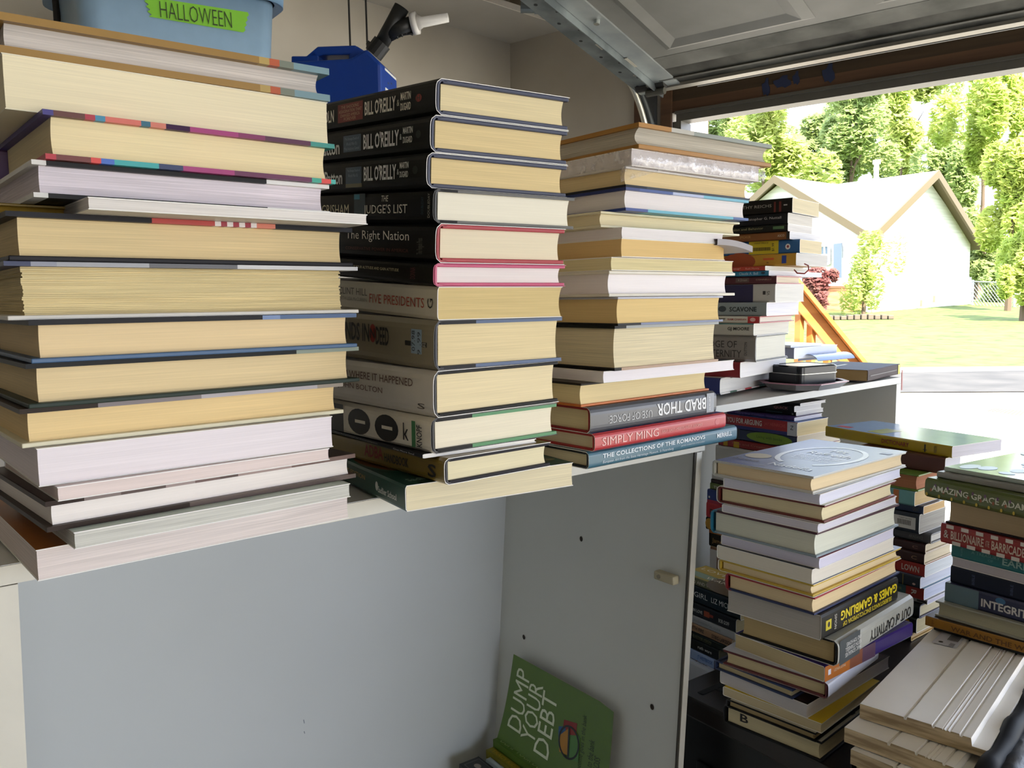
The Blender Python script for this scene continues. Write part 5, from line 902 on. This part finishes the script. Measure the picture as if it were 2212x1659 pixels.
def deco_photo(cv, w_, l_, h_):
    z = h_ + .0004
    cv.add([(w_ * .12, l_ * .80, z), (w_ * .9, l_ * .80, z), (w_ * .9, l_ * .97, z), (w_ * .12, l_ * .97, z)], [(0, 1, 2, 3)], mat('#5c5a58', .4)); z += .0002
    cv.add([(w_ * .15, l_ * .806, z), (w_ * .87, l_ * .806, z), (w_ * .87, l_ * .964, z), (w_ * .15, l_ * .964, z)], [(0, 1, 2, 3)], mat('#1a1a1a', .4)); z += .0002
    cv.add([(w_ * .52 + w_ * .14 * cos(a * .3927), l_ * .90 + l_ * .03 * sin(a * .3927), z) for a in range(16)], [tuple(range(16))], mat('#8a8078', .4))
    cv.add([(w_ * .4 + w_ * .22 * cos(a * .3927), l_ * .845 + l_ * .022 * sin(a * .3927), z) for a in range(16)], [tuple(range(16))], mat('#7a7068', .4))
spine_up('paperback_book', .690, .728, .86, 1.105, .690, '#141414', 'thick black book with a photo on its upturned spine', (('Stories', .55, .4, .45, '#c8c4bc'),), deco_photo)
spine_up('paperback_book', .7295, .7385, .87, 1.085, .694, '#a8b4b4', 'thin pale grey book between black and yellow spines', ())
spine_up('paperback_book', .740, .7545, .86, 1.10, .700, '#7c7418', 'olive yellow book beside the green upright paperback', (('TRACY KIDDER', .78, .36, .5, '#b08a1c'),))
gr = empty('green_paperback', (.756, .84, SH0), 0, 'green paperback with front cover flipped up against the cabinet side', 'book', 'books standing in the white cabinet')
GM = mat('#56742a', .35); GL = mat('#d0d8b8', .4); ya, yb, wz, zg = 0.0, .262, .018, .712 - SH0
m_ = MB(); m_.box((0, ya, zg - .0012), (wz, yb, zg), GM, .0005); m_.box((0, ya, 0), (.001, yb, zg), GM)
put_text(m_, 'DUMP YOUR DEBT', (wz * .5, yb * .72, zg + .0005), (0, -1, 0), (1, 0, 0), yb * .46, wz * .45, mat('#a8b88a', .4)); put_text(m_, 'KEN GROSS', (wz * .5, yb * .26, zg + .0005), (0, -1, 0), (1, 0, 0), yb * .26, wz * .4, mat('#a8b88a', .4)); m_.build('spine', gr)
m_ = MB(); m_.box((.0015, ya + .001, .001), (wz, yb - .001, zg - .0014), pages('#cfc4a4', .5)); m_.build('page_block', gr)
# cover sheet: curls up from the spine then lies flat against the side
def cxz(t):                            # t 0..1 from hinge to fore-edge
    H_ = .150; z = zg + H_ * t; return .0185 - .010 * (1 - t) ** 3 + .0 * t + (.0128 * t - .0135 * (z - zg) * 0), z
def cpt(y, t, o=0.0):
    x, z = cxz(t); return (x - o - .004 * t * (y / yb), y - .024 * t * (y / yb), z)
m_ = MB(); ny, nt = 8, 16; vs = []
for k in range(nt + 1):
    for i in range(ny + 1):
        y = ya + (yb - ya) * i / ny; t = k / nt
        if k == nt and i == 0: t = .97
        vs.append(cpt(y, t))
vs2 = [(x + .0008, y, z) for x, y, z in vs]
fs = [(k * (ny + 1) + i, k * (ny + 1) + i + 1, (k + 1) * (ny + 1) + i + 1, (k + 1) * (ny + 1) + i) for k in range(nt) for i in range(ny)]
m_.add(vs, fs, GM); m_.add(vs2, fs, mat('#c8c4b0', .6))
def ctext(s_, yc, tc0, run, hgt, col, bold=.0, shear=0.0):   # reads up the cover, away from the spine
    v_, f_ = text_mesh(s_, bold, shear); Hh = .150
    m_.add([Vector(cpt(yb * yc + y * hgt * yb, tc0 + x * run, .0005)) for x, y in v_], f_, mat(col, .4))
ctext('DUMP', .865, .54, .70, .14, '#dce4c8'); ctext('YOUR', .72, .50, .66, .14, '#dce4c8'); ctext('DEBT', .575, .46, .68, .14, '#dce4c8')
ctext('your income goes in the bank', .235, .44, .70, .05, '#26361a'); ctext('and not to the bank', .16, .36, .46, .05, '#26361a'); ctext('KEN GROSS', .10, .30, .32, .05, '#26361a')
def cpoly(pts, col, o): m_.add([Vector(cpt(yb * y, t, o)) for y, t in pts], [tuple(range(len(pts)))], mat(col, .4))
cpoly([(.42, .62), (.30, .66), (.30, .5), (.42, .46)], '#8c2420', .0005); cpoly([(.46, .52), (.4, .56), (.36, .38), (.44, .36)], '#2c5a8c', .0007); cpoly([(.44, .44), (.37, .56), (.34, .3), (.42, .28)], '#b07a24', .0009); cpoly([(.36, .5), (.26, .56), (.25, .3), (.34, .26)], '#4a7a3a', .0008)
ring = [(.35 + .095 * cos(a * .2618), .43 + .17 * sin(a * .2618)) for a in range(25)]; rin = [(.35 + .082 * cos(a * .2618), .43 + .15 * sin(a * .2618)) for a in range(25)]
for i in range(24): cpoly([ring[i], ring[i + 1], rin[i + 1], rin[i]], '#16181c', .0012)
cpoly([(.372, .58), (.358, .585), (.33, .28), (.344, .275)], '#16181c', .0012)
m_.build('front_cover', gr, False, False)
# ------------------------------------------------------------------ hanging shelf with storage bin and blue can
SZ = 1.845
hs = empty('hanging_shelf', (.7, 2.25, SZ), 0, 'cord-hung shelf board by the back wall, hidden behind the book stacks', 'shelf')
m_ = MB(); m_.box((-.6, -.36, -.02), (.52, .25, 0), mat('#c4b89c', .6), .002); m_.build('shelf_board', hs)
for (u, v, d, lb_) in ((755, 0, 2.55, 'thin black cord hanging behind the blue can, farther left'), (792, 0, 2.6, 'thin black cord hanging beside the black spout'), (122, 0, 2.05, 'thick black strap hanging left of the blue bin')):
    p = at(u, v, d); r_ = .0075 if u == 122 else .003; cd_ = empty('suspension_rope', (p.x, p.y, SZ), 0, lb_, 'rope', 'ropes holding up the shelf'); m_ = MB()
    m_.tube([(0, 0, .001), (-.004, 0, ZC - SZ)], r_, mat('#17140f', .7), 8); m_.build('strand', cd_)
# bin
bl_, br_ = ony(168, 60, 2.05), ony(606, 100, 2.05)
bw = (br_.x - bl_.x) / 2; bcx = (br_.x + bl_.x) / 2; bd = .17; zr = ony(598, 4, 2.05).z - SZ
bn = empty('storage_bin', (bcx, 2.05 + bd, SZ), 0, 'light blue plastic storage bin with green tape label on the hanging shelf', 'bin'); BL = mat('#8fadc8', .35); BLD = mat('#7898b8', .35)
m_ = MB(); loft(m_, [roundrect(0, 0, bw - .03, bd - .02, .04, .0005), roundrect(0, 0, bw - .012, bd - .008, .045, zr * .5), roundrect(0, 0, bw, bd, .05, zr), roundrect(0, 0, bw - .004, bd - .004, .046, zr), roundrect(0, 0, bw - .034, bd - .024, .036, .006)], BL); m_.build('tub', bn, True)
m_ = MB(); loft(m_, [roundrect(0, 0, bw + .003, bd + .003, .05, zr), roundrect(0, 0, bw + .022, bd + .02, .06, zr - .008), roundrect(0, 0, bw + .026, bd + .024, .064, zr + .04), roundrect(0, 0, bw + .02, bd + .018, .06, zr + .046)], BLD, False, False); m_.build('rim', bn, True)
m_ = MB(); loft(m_, [roundrect(0, 0, bw + .024, bd + .022, .062, zr + .0465), roundrect(0, 0, bw + .024, bd + .022, .062, zr + .055), roundrect(0, 0, bw - .01, bd - .01, .04, zr + .068)], mat('#5a7c98', .35)); m_.build('lid', bn)
fy = lambda z: -(bd - .008 - (.012 if z < zr * .5 else 0) - .0) - .0085 * max(0, (z - zr * .5) / (zr * .5)) - .001
def bp_(u, v):
    p = ony(u, v, 2.05); return Vector((p.x - bcx, 0, p.z - SZ))
m_ = MB(); corners = [bp_(326, 36), bp_(528, 70), bp_(537, 27), bp_(312, -8)]; vs = []
lt, rtc = [], []
for k in range(9):
    t = k / 8; j = .004 * ((k % 2) * 2 - 1)
    lt.append(corners[0].lerp(corners[3], t) + Vector((j, 0, 0))); rtc.append(corners[1].lerp(corners[2], t) + Vector((j * .5, 0, 0)))
for p in lt + rtc: vs.append((p.x, fy(p.z) - .0012, p.z))
m_.add(vs, [(k, 9 + k, 10 + k, k + 1) for k in range(8)], mat('#74b81c', .55))
tl, tr2 = bp_(345, 20), bp_(500, 44); mid = (tl + tr2) / 2; d_ = (tr2 - tl); ln_ = d_.length; d_.normalize(); upv = Vector((-d_.z, 0, d_.x)); upv = upv if upv.z > 0 else -upv
put_text(m_, 'HALLOWEEN', (mid.x, fy(mid.z) - .0035, mid.z), d_, upv, ln_, .036, mat('#27360f', .6), 0, -.014); tp = m_.build('tape_label', bn, False, False); tp['label'] = 'bright green tape with handwriting'
m_ = MB(); ins = [bp_(240, 75), bp_(590, 128)]
m_.hexa([(-bw * .62, -bd + .0115, .02), (bw * .80, -bd + .0115, .02), (bw * .80, -bd + .02, .02), (-bw * .62, -bd + .02, .02), (-bw * .55, -bd + .003, zr * .55), (bw * .80, -bd + .003, zr * .55), (bw * .80, -bd + .02, zr * .55), (-bw * .55, -bd + .02, zr * .55)], BL); m_.build('pressed_panel', bn)
# blue can
JP = ony(614, 136, 2.2); JRZ = radians(-44); jr = empty('fuel_can', (JP.x, JP.y, SZ), JRZ, 'dark blue plastic can with black spout and white nozzle on the hanging shelf', 'can')
BLU = mat('#0e3a90', .35); jdx = Vector((cos(JRZ), sin(JRZ), 0)); jdy = Vector((-sin(JRZ), cos(JRZ), 0)); J0 = Vector((JP.x, JP.y, SZ))
def jp(u, v, y=0.0):
    p = onplane(u, v, J0 + jdy * y, jdy) - J0; return (p.dot(jdx), y, p.z)
def jprism(mb, pts, d0, d1, m, bev=.006):
    bm = bmesh.new(); f0 = [bm.verts.new((x, d0, z)) for x, z in pts]; f1 = [bm.verts.new((x, d1, z)) for x, z in pts]; n = len(pts)
    bm.faces.new(f0); bm.faces.new(f1[::-1])
    for i in range(n): bm.faces.new((f0[i], f1[i], f1[(i + 1) % n], f0[(i + 1) % n]))
    bmesh.ops.recalc_face_normals(bm, faces=bm.faces[:]); bmesh.ops.bevel(bm, geom=bm.edges[:], offset=bev, segments=2, affect='EDGES', profile=.5); mb.bm_add(bm, m)
xz = lambda u, v: (jp(u, v)[0], jp(u, v)[2])
m_ = MB(); zt0 = .001; xr_, xl_ = xz(822, 160)[0], xz(612, 160)[0]
jprism(m_, [(xl_, zt0), (xr_, zt0), xz(822, 136), xz(790, 104), xz(757, 125), xz(615, 133)], .0, .16, BLU, .008)
for pl_ in ([(614, 136), (614, 110), (648, 110), (666, 98), (676, 112), (674, 136)], [(646, 111), (672, 89), (757, 86), (759, 107), (682, 108), (668, 114)], [(741, 140), (741, 106), (757, 87), (796, 112), (792, 140)]):
    jprism(m_, [xz(*q_) for q_ in pl_], .045, .115, BLU, .004)
m_.build('body', jr)
m_ = MB(); lx = xr_ + .0006
m_.add([(lx, .04, .06), (lx, .15, .06), (lx, .15, .22), (lx, .04, .22)], [(0, 1, 2, 3)], mat('#d8d8d4', .5))
random.seed(9)
for k in range(14):
    y, z = .05 + random.random() * .085, .08 + random.random() * .12; m_.add([(lx + .0005, y, z), (lx + .0005, y + .012, z), (lx + .0005, y + .012, z + .005), (lx + .0005, y, z + .005)], [(0, 1, 2, 3)], mat('#2a3a5a', .5))
m_.build('safety_label', jr)
KB = mat('#141414', .45)
def jt(u, v): return Vector(jp(u, v, .08))
m_ = MB(); m_.tube([jt(806, 118), jt(826, 92)], .026, KB, 14); m_.tube([jt(800, 104), jt(806, 96)], .016, KB, 10); m_.build('cap_collar', jr)
m_ = MB(); m_.tube([jt(818, 106), jt(845, 58), jt(868, 16)], [.020, .0205, .021], KB, 16); m_.tube([jt(838, 76), jt(860, 62), jt(896, 50)], [.018, .02, .021], KB, 16)
m_.tube([jt(842, 88), jt(858, 80), jt(872, 74), jt(886, 72), jt(892, 74)], .004, KB, 8)
for k in range(4): m_.tube([jt(846 + 10 * k, 86 - 4 * k), jt(849 + 10 * k, 80 - 4 * k)], .006, KB, 8)
sp_ = m_.build('spout', jr, True)
m_ = MB(); WN = mat('#d2cfcb', .4); m_.tube([jt(890, 52), jt(902, 49)], [.029, .029], WN, 16); m_.tube([jt(902, 49), jt(912, 48), jt(968, 38)], [.022, .014, .012], WN, 14); nzz = m_.build('nozzle', jr, True); nzz['label'] = 'white nozzle'
# ------------------------------------------------------------------ outdoors: drive, lawn, house, trees
def gz(p):                              # the ground climbs gently away from the garage
    d = max(0.0, ahead(p) - 16.9); return -.06 + .0393 * d
ASPH = mottled('#34322f', '#45423e', (1.2, 1.2, 1.2), .9, .35, .65, 8, .1); DRIVE = mottled('#a8a294', '#c4beb0', (.8, .8, .8), .9, .35, .65, 6)
LAWN = mottled('#3a4c1c', '#5e6c30', (2.2, 2.2, 2.2), .95, .35, .62, 9, .6)
o_ = (JB + FAR) * .5
w = MB(); N = 24; f_ = Vector((_w0.x, _w0.y, 0)); s_ = Vector((_r0.x, _r0.y, 0)); vs = []
ds = [16.9 + i * 2.6 for i in range(N + 1)]; ls = [-60 + k * 6 for k in range(25)]
for d in ds:
    for l in ls:
        p = f_ * d + s_ * l; vs.append((p.x, p.y, gz(p)))
w.add(vs, [(i * 25 + k, i * 25 + k + 1, (i + 1) * 25 + k + 1, (i + 1) * 25 + k) for i in range(N) for k in range(24)], LAWN); g = w.build('lawn', None, True); g['kind'] = 'structure'
w = MB(); A_ = JB + dwn * .13 + dwd * 3; B_2 = FAR + dwn * .13 - dwd * 8; w.hexa([V3(A_, -.3), V3(B_2, -.3), V3(B_2 + dwn * 26, -.3), V3(A_ + dwn * 26, -.3), V3(A_, -.03), V3(B_2, -.03), V3(B_2 + dwn * 26, -.064), V3(A_ + dwn * 26, -.064)], DRIVE); g = w.build('driveway', None); g['kind'] = 'structure'
w = MB(); P_ = [onz(u, v, -.034) for u, v in ((1900, 806), (2240, 800), (2240, 846), (1900, 848))]; w.prism([p + Vector((0, 0, .006)) for p in P_], (0, 0, -.004), ASPH); g = w.build('road_patch', None); g['kind'] = 'structure'
gp = [onz(u, v, -.045) for u, v in ((2128, 888), (2150, 882), (2216, 888), (2204, 899))]
w = MB(); w.prism([p + Vector((0, 0, .004)) for p in gp], (0, 0, -.02), mat('#7a4a3a', .8))
for k in range(9):
    t0, t1 = (k + .2) / 9, (k + .6) / 9; w.add([gp[0].lerp(gp[3], t0) + Vector((0, 0, .008)), gp[1].lerp(gp[2], t0) + Vector((0, 0, .008)), gp[1].lerp(gp[2], t1) + Vector((0, 0, .008)), gp[0].lerp(gp[3], t1) + Vector((0, 0, .008))], [(0, 1, 2, 3)], mat('#c0a898', .7))
tag(w.build('drain_grate', None), 'rusty drain grate set in the driveway outside', 'grate')
w = MB(); w.add([(-70, -70, -.14), (70, -70, -.14), (70, 90, -.14), (-70, 90, -.14)], [(0, 1, 2, 3)], DRIVE); g = w.build('ground', None); g['kind'] = 'structure'
w = MB(); q_ = rr - dwd * .12; w.hexa([V3(q_ + dwn, -.3), V3(rl - dwd * .12, -.3), V3(rl - dwd * 9, -.3), V3(q_ + dwn - dwd * 9, -.3), V3(q_ + dwn, -.06), V3(rl - dwd * .12, -.06), V3(rl - dwd * 9, -.06), V3(q_ + dwn - dwd * 9, -.06)], DRIVE); g = w.build('driveway', None); g['kind'] = 'structure'
# house
HA = Vector((33.64, 20.02, 0)); HB = Vector((43.0, 20.3, 0)); HC = Vector((33.9, 29.4, 0)); hz = .55; ez = at(1876, 503, 36.0).z; az = at(2000, 374, 39.2).z
ho = empty('white_house', (HA.x, HA.y, hz), 0, 'white ranch house with two gables across the lawn', 'house'); hinv = -Vector((HA.x, HA.y, hz))
def hbuild(mb, nm):
    o = mb.build(nm, ho); o.location = hinv; return o
HD = HB + (HC - HA)
SID = mottled('#cfccc4', '#dedbd4', (.3, .3, 9), .7, .4, .6, 2); TRIM = mat('#5c5038', .6); ROOF = mottled('#a8a49c', '#bdb9b0', (3, 3, 3), .9, .35, .65, 5)
mAB = (HA + HB) / 2; mAC = (HA + HC) / 2; ctr = (HA + HD) / 2
m_ = MB(); 
m_.add([V3(HA, hz), V3(HB, hz), V3(HB, ez), V3(mAB, az - .25), V3(HA, ez)], [(0, 1, 2, 3, 4)], SID); m_.add([V3(HA, hz), V3(HC, hz), V3(HC, ez), V3(mAC, az - .25), V3(HA, ez)], [(0, 1, 2, 3, 4)], SID)
m_.add([V3(HB, hz), V3(HD, hz), V3(HD, ez), V3(HB, ez)], [(0, 1, 2, 3)], SID); m_.add([V3(HC, hz), V3(HD, hz), V3(HD, ez), V3(HC, ez)], [(0, 1, 2, 3)], SID)
hbuild(m_, 'wall')
uX = (HB - HA).normalized(); uY = (HC - HA).normalized(); ov = .45
pr = V3(mAB - uY * ov, az); pl = V3(mAC - uX * ov, az); ce = V3(ctr, az); ae = V3(HA - uX * ov * .3 - uY * ov * .3, ez - .1); be = V3(HB - uY * ov + uX * ov, ez - .35); ce2 = V3(HC - uX * ov + uY * ov, ez - .35); de = V3(HD + uX * ov + uY * ov, ez - .35)
m_ = MB()
def rp_(*p): m_.add(list(p), [tuple(range(len(p)))], ROOF); m_.add([Vector(q) - Vector((0, 0, .12)) for q in p], [tuple(range(len(p)))], TRIM)
rp_(pr, ce, ae); rp_(pl, ce, ae); rp_(pr, ce, V3(ctr, az), be); rp_(ce, de, be); rp_(pl, ce, ce2); rp_(ce, de, ce2); hbuild(m_, 'roof')
m_ = MB()
def fascia(a, b, nrm):
    n = Vector(nrm) * .12; m_.hexa([a - Vector((0, 0, .34)), b - Vector((0, 0, .34)), b - Vector((0, 0, .34)) + n, a - Vector((0, 0, .34)) + n, a + Vector((0, 0, .03)), b + Vector((0, 0, .03)), b + Vector((0, 0, .03)) + n, a + Vector((0, 0, .03)) + n], TRIM)
fascia(pr, ae, -uY); fascia(pr, be, -uY); fascia(pl, ae, -uX); fascia(pl, ce2, -uX); hbuild(m_, 'fascia_board')
m_ = MB(); vp = at(1893, 372, 43); m_.tube([vp - Vector((0, 0, .5)), vp + Vector((0, 0, .45))], .12, mat('#c8c4b8', .5), 10); m_.tube([vp + Vector((0, 0, .4)), vp + Vector((0, 0, .6))], .19, mat('#c8c4b8', .5), 10); hbuild(m_, 'vent_pipe')
def onwall(u, v): return onplane(u, v, HA - uX * .03, uX)
m_ = MB(); W4 = [onwall(u, v) for u, v in ((1773, 572), (1792, 570), (1792, 530), (1773, 531))]; m_.prism(W4, -uX * .04, mat('#5a6a76', .2)); wn = hbuild(m_, 'window'); 
m_ = MB()
for a, b in ((0, 1), (1, 2), (2, 3), (3, 0)): m_.tube([W4[a] - uX * .06, W4[b] - uX * .06], .06, mat('#e4e4e0', .5), 6)
m_.tube([(W4[0] + W4[3]) / 2 - uX * .06, (W4[1] + W4[2]) / 2 - uX * .06], .04, mat('#e4e4e0', .5), 6); m_.tube([(W4[0] + W4[1]) / 2 - uX * .06, (W4[3] + W4[2]) / 2 - uX * .06], .04, mat('#e4e4e0', .5), 6); m_.build('window_frame', wn)
m_ = MB(); m_.prism([onwall(u, v) for u, v in ((1802, 600), (1819, 600), (1819, 525), (1802, 527))], -uX * .05, mat('#5c6878', .6)); hbuild(m_, 'shutter')
m_ = MB(); BRK = mottled('#a8704c', '#c89468', (1.2, 1.2, 7), .9, .4, .6, 3); m_.prism([onwall(u, v) for u, v in ((1700, 676), (1870, 672), (1870, 622), (1700, 622))], -uX * .1, BRK); hbuild(m_, 'brick_base')
m_ = MB(); m_.prism([onwall(u, v) for u, v in ((1700, 622), (1870, 622), (1870, 618), (1700, 617))], -uX * .16, mat('#8c5a40', .8)); hbuild(m_, 'brick_sill')
m_ = MB(); p = V3(HA - uY * .06 + uX * .25, 0); m_.tube([(p.x, p.y, hz), (p.x, p.y, ez - .2)], .07, mat('#9a927e', .6), 8); hbuild(m_, 'downspout')
for (u, v) in ((1990, 655), (2018, 646)):
    m_ = MB(); q = onplane(u, v, HA - uY * .02, uY); m_.box((q.x - .12, q.y - .1, q.z - .15), (q.x + .12, q.y, q.z + .15), mat('#7a7264', .6)); hbuild(m_, 'wall_fitting')
# neighbouring house corner beside the opening
nb = empty('house_corner', (0, 0, 0), 0, 'white wall corner with brick edge just outside the left jamb', 'house'); m_ = MB(); p = at(1462, 275, 7.0); q = at(1521, 275, 7.0); q2 = at(1530, 275, 7.0)
m_.prism([V3(p - _r0 * .8, -.1), V3(q, -.1), V3(q, 3.6), V3(p - _r0 * .8, 3.6)], f_ * .5, mat('#cfc9c4', .8)); m_.build('wall', nb)
m_ = MB(); m_.prism([V3(q, -.1), V3(q2, -.1), V3(q2, 3.6), V3(q, 3.6)], f_ * .5, mottled('#a87868', '#c8a090', (2, 2, 12), .9, .4, .6, 3)); m_.build('brick_edge', nb)
# stair railing just outside
rl_ = empty('stair_railing', (0, 0, 0), 0, 'sunlit orange wooden stair railing outside the opening', 'railing'); OR = mottled('#a8682c', '#bc7c3c', (2, 2, 18), .6, .4, .6, 4)
m_ = MB(); a = at(1690, 590, 4.2); b = at(1866, 806, 4.2); dz = Vector((0, 0, .085)); th_ = f_ * .04
m_.hexa([a - dz, b - dz, b - dz + th_, a - dz + th_, a + dz * .3, b + dz * .3, b + dz * .3 + th_, a + dz * .3 + th_], OR); m_.build('stringer', rl_)
m_ = MB(); m_.hexa([a + dz * .35 - th_, b + dz * .35 - th_, b + dz * .35 + th_ * 2, a + dz * .35 + th_ * 2, a + dz * .7 - th_, b + dz * .7 - th_, b + dz * .7 + th_ * 2, a + dz * .7 + th_ * 2], OR); m_.build('handrail', rl_)
for u in (1727, 1753, 1790, 1838):
    p = at(u, 690, 4.24); t = (u - 1690) / 176.0; zt3 = a.z + (b.z - a.z) * t - .06; m_ = MB(); m_.box((p.x - .016, p.y - .016, -.03), (p.x + .016, p.y + .016, zt3), OR); m_.build('baluster', rl_)

# ------------------------------------------------------------------ planting
def leafmat(c1, c2):                     # leaves let some light through
    key = ('leaf', c1, c2)
    if key in MATS: return MATS[key]
    m = mottled(c1, c2, (.9, .9, .9), .6, .35, .65, 6, .001, .25); n = m.node_tree.nodes; l = m.node_tree.links
    tl_ = n.new('ShaderNodeBsdfTranslucent'); mx = n.new('ShaderNodeMixShader'); mx.inputs[0].default_value = .6; rp = [k for k in n if k.type == 'VALTORGB'][0]
    l.new(rp.outputs[0], tl_.inputs[0]); l.new(n['Principled BSDF'].outputs[0], mx.inputs[1]); l.new(tl_.outputs[0], mx.inputs[2]); l.new(mx.outputs[0], n['Material Output'].inputs[0])
    MATS[key] = m; return m
def foliage(mb, c, r, n, size, m, seed, hollow=.35):
    rnd = random.Random(seed); vs = []; fs = []
    lumps = [(Vector((rnd.gauss(0, .5), rnd.gauss(0, .5), rnd.uniform(-.75, .75))), rnd.uniform(.28, .5)) for _ in range(16)]
    for i in range(n):
        lc, lr = lumps[i % 16]
        d = Vector((rnd.gauss(0, 1), rnd.gauss(0, 1), rnd.gauss(0, 1))).normalized(); p = lc + d * lr * (1 - hollow * rnd.random() ** 2)
        p = Vector((c.x + p.x * r[0], c.y + p.y * r[0], c.z + p.z * r[1]))
        a = Vector((rnd.gauss(0, 1), rnd.gauss(0, 1), rnd.gauss(0, .6))).normalized(); b = a.orthogonal().normalized(); s = size * rnd.uniform(.6, 1.3)
        k = len(vs); vs += [p - a * s, p + b * s * .45, p + a * s, p - b * s * .45]; fs.append((k, k + 1, k + 2, k + 3))
    mb.add(vs, fs, m)
BARK = mat('#5c4c3c', .9)
def tree(name, lab, cat, u, v, ru, rv, D, cols, n, size, group, seed, trunk=True, tr_w=.012):
    c = at(u, v, D); R = ru * D / F; RV = rv * D / F; base = V3(c, gz(c)); root = empty(name, base, 0, lab, cat, group)
    m_ = MB(); foliage(m_, c - base, (R * .9, RV), n * 2, size, leafmat(*cols), seed); m_.build('foliage', root, False, False)
    if trunk:
        m_ = MB(); h_ = c.z - base.z; m_.tube([(0, 0, -.1), (R * .03, 0, h_ * .5), (0, 0, h_ + RV * .3)], [R * .07 + .03, R * .05 + .02, .01], BARK, 7)
        rnd = random.Random(seed)
        for k in range(4):
            a_ = rnd.random() * 6.28; m_.tube([(0, 0, h_ * (.5 + .12 * k)), (R * .5 * cos(a_), R * .5 * sin(a_), h_ * (.7 + .14 * k))], [R * .03 + .01, .008], BARK, 5)
        m_.build('trunk', root)
    return root
YG, MG, DG, LG = ('#a2b256', '#c2c880'), ('#90a464', '#b0bc7a'), ('#8a9c60', '#a8b474'), ('#9eb250', '#c6cc74')
TG = 'trees beyond the white house'
for i, (u, v, ru, rv, D, c, n, lab) in enumerate([
    (1560, 300, 60, 110, 62, MG, 3800, 'leafy tree farthest left beside the white wall corner'),
    (1650, 300, 90, 120, 54, YG, 4200, 'yellow-green tree above the left gable of the house'),
    (1760, 315, 110, 95, 71, DG, 4600, 'darker green bushy tree behind the house roof centre'),
    (1840, 280, 95, 120, 62, MG, 4600, 'mid-green tree behind the roof vent pipe'),
    (1950, 270, 100, 150, 80, YG, 5200, 'tall bright tree above the right gable apex'),
    (2130, 260, 70, 130, 60, LG, 4600, 'slender bright tree against white sky at upper right'),
    (2080, 440, 60, 120, 70, MG, 3600, 'tree filling the gap right of the house gable'),
    (2190, 400, 80, 130, 36, LG, 5200, 'large light green tree at the right picture edge'),
    (2110, 555, 60, 55, 47, DG, 2600, 'dark shrub mass behind the chain-link fence'),
    (2215, 530, 55, 125, 30, LG, 3600, 'low yellow-green tree at the right edge by the fence')]):
    tree('deciduous_tree', lab, 'tree', u, v, ru, rv, D, c, n, .0046 * D, TG, 30 + i)
tree('young_tree', 'small green ornamental tree in front of the house corner', 'tree', 1868, 585, 50, 92, 33, YG, 1300, .11, None, 77)
tree('red_shrub', 'red-leaved shrub beside the house brick base', 'shrub', 1766, 628, 34, 48, 33, ('#84504c', '#a87c70'), 1300, .12, None, 78)
tree('green_shrub', 'rounded green shrub just behind the chain-link fence', 'shrub', 2155, 630, 24, 30, 43.5, MG, 700, .16, None, 79)
# stone edging round the bed, chain-link fence
random.seed(12)
for k in range(13):
    u = 1748 + k * 14.6; p = at(u, 683 + (k % 3) * .6, 31.5); m_ = MB(); s = .09 + random.random() * .004
    m_.box((-s * 1.15, -.1, 0), (s * 1.15, .1, .15 + random.random() * .06), mat('#5e5244', .9), .03); e_ = m_.build('edging_stone'); e_.location = (p.x, p.y, gz(p)); e_.rotation_euler = (0, 0, -.62 + random.random() * .06)
    tag(e_, 'low tan edging stone in the border in front of the house', 'stone', 'edging stones before the house')
fe = empty('chain_link_fence', (0, 0, 0), 0, 'galvanized chain-link fence right of the house', 'fence'); GALV = mat('#b0b4b4', .4, .5, .5)
F0 = at(2076, 662, 44); F1 = at(2100, 662, 41); F2 = at(2190, 668, 39); F3 = at(2260, 672, 38); F4 = [F0, F1, F2, F3]; hF = at(2100, 608, 41).z - F1.z
for p in F4:
    m_ = MB(); m_.tube([(p.x, p.y, p.z - .2), (p.x, p.y, p.z + hF * 1.04)], .05, GALV, 8); m_.build('post', fe)
for a, b in zip(F4, F4[1:]):
    m_ = MB(); m_.tube([a + Vector((0, 0, hF)), b + Vector((0, 0, hF))], .03, GALV, 6); m_.build('top_rail', fe)
    m_ = MB(); L_ = (b - a).length; nn = int(L_ / .17); 
    for k in range(-8, nn + 1):
        for sg in (1, -1):
            s0_ = k / nn if sg == 1 else (nn - k) / nn; s1_ = s0_ + sg * hF * .9 / L_
            t0 = 0.0; t1 = 1.0; lo, hi = 0.0, 1.0
            if s1_ != s0_:
                for lim in (0.0, 1.0):
                    tt = (lim - s0_) / (s1_ - s0_)
                    if (s1_ > s0_) == (lim == 0.0): lo = max(lo, tt)
                    else: hi = min(hi, tt)
            if hi - lo > .03: m_.tube([a.lerp(b, s0_ + (s1_ - s0_) * lo) + Vector((0, 0, hF * lo)), a.lerp(b, s0_ + (s1_ - s0_) * hi) + Vector((0, 0, hF * hi))], .008, GALV, 3, False)
    m_.build('wire_mesh', fe)
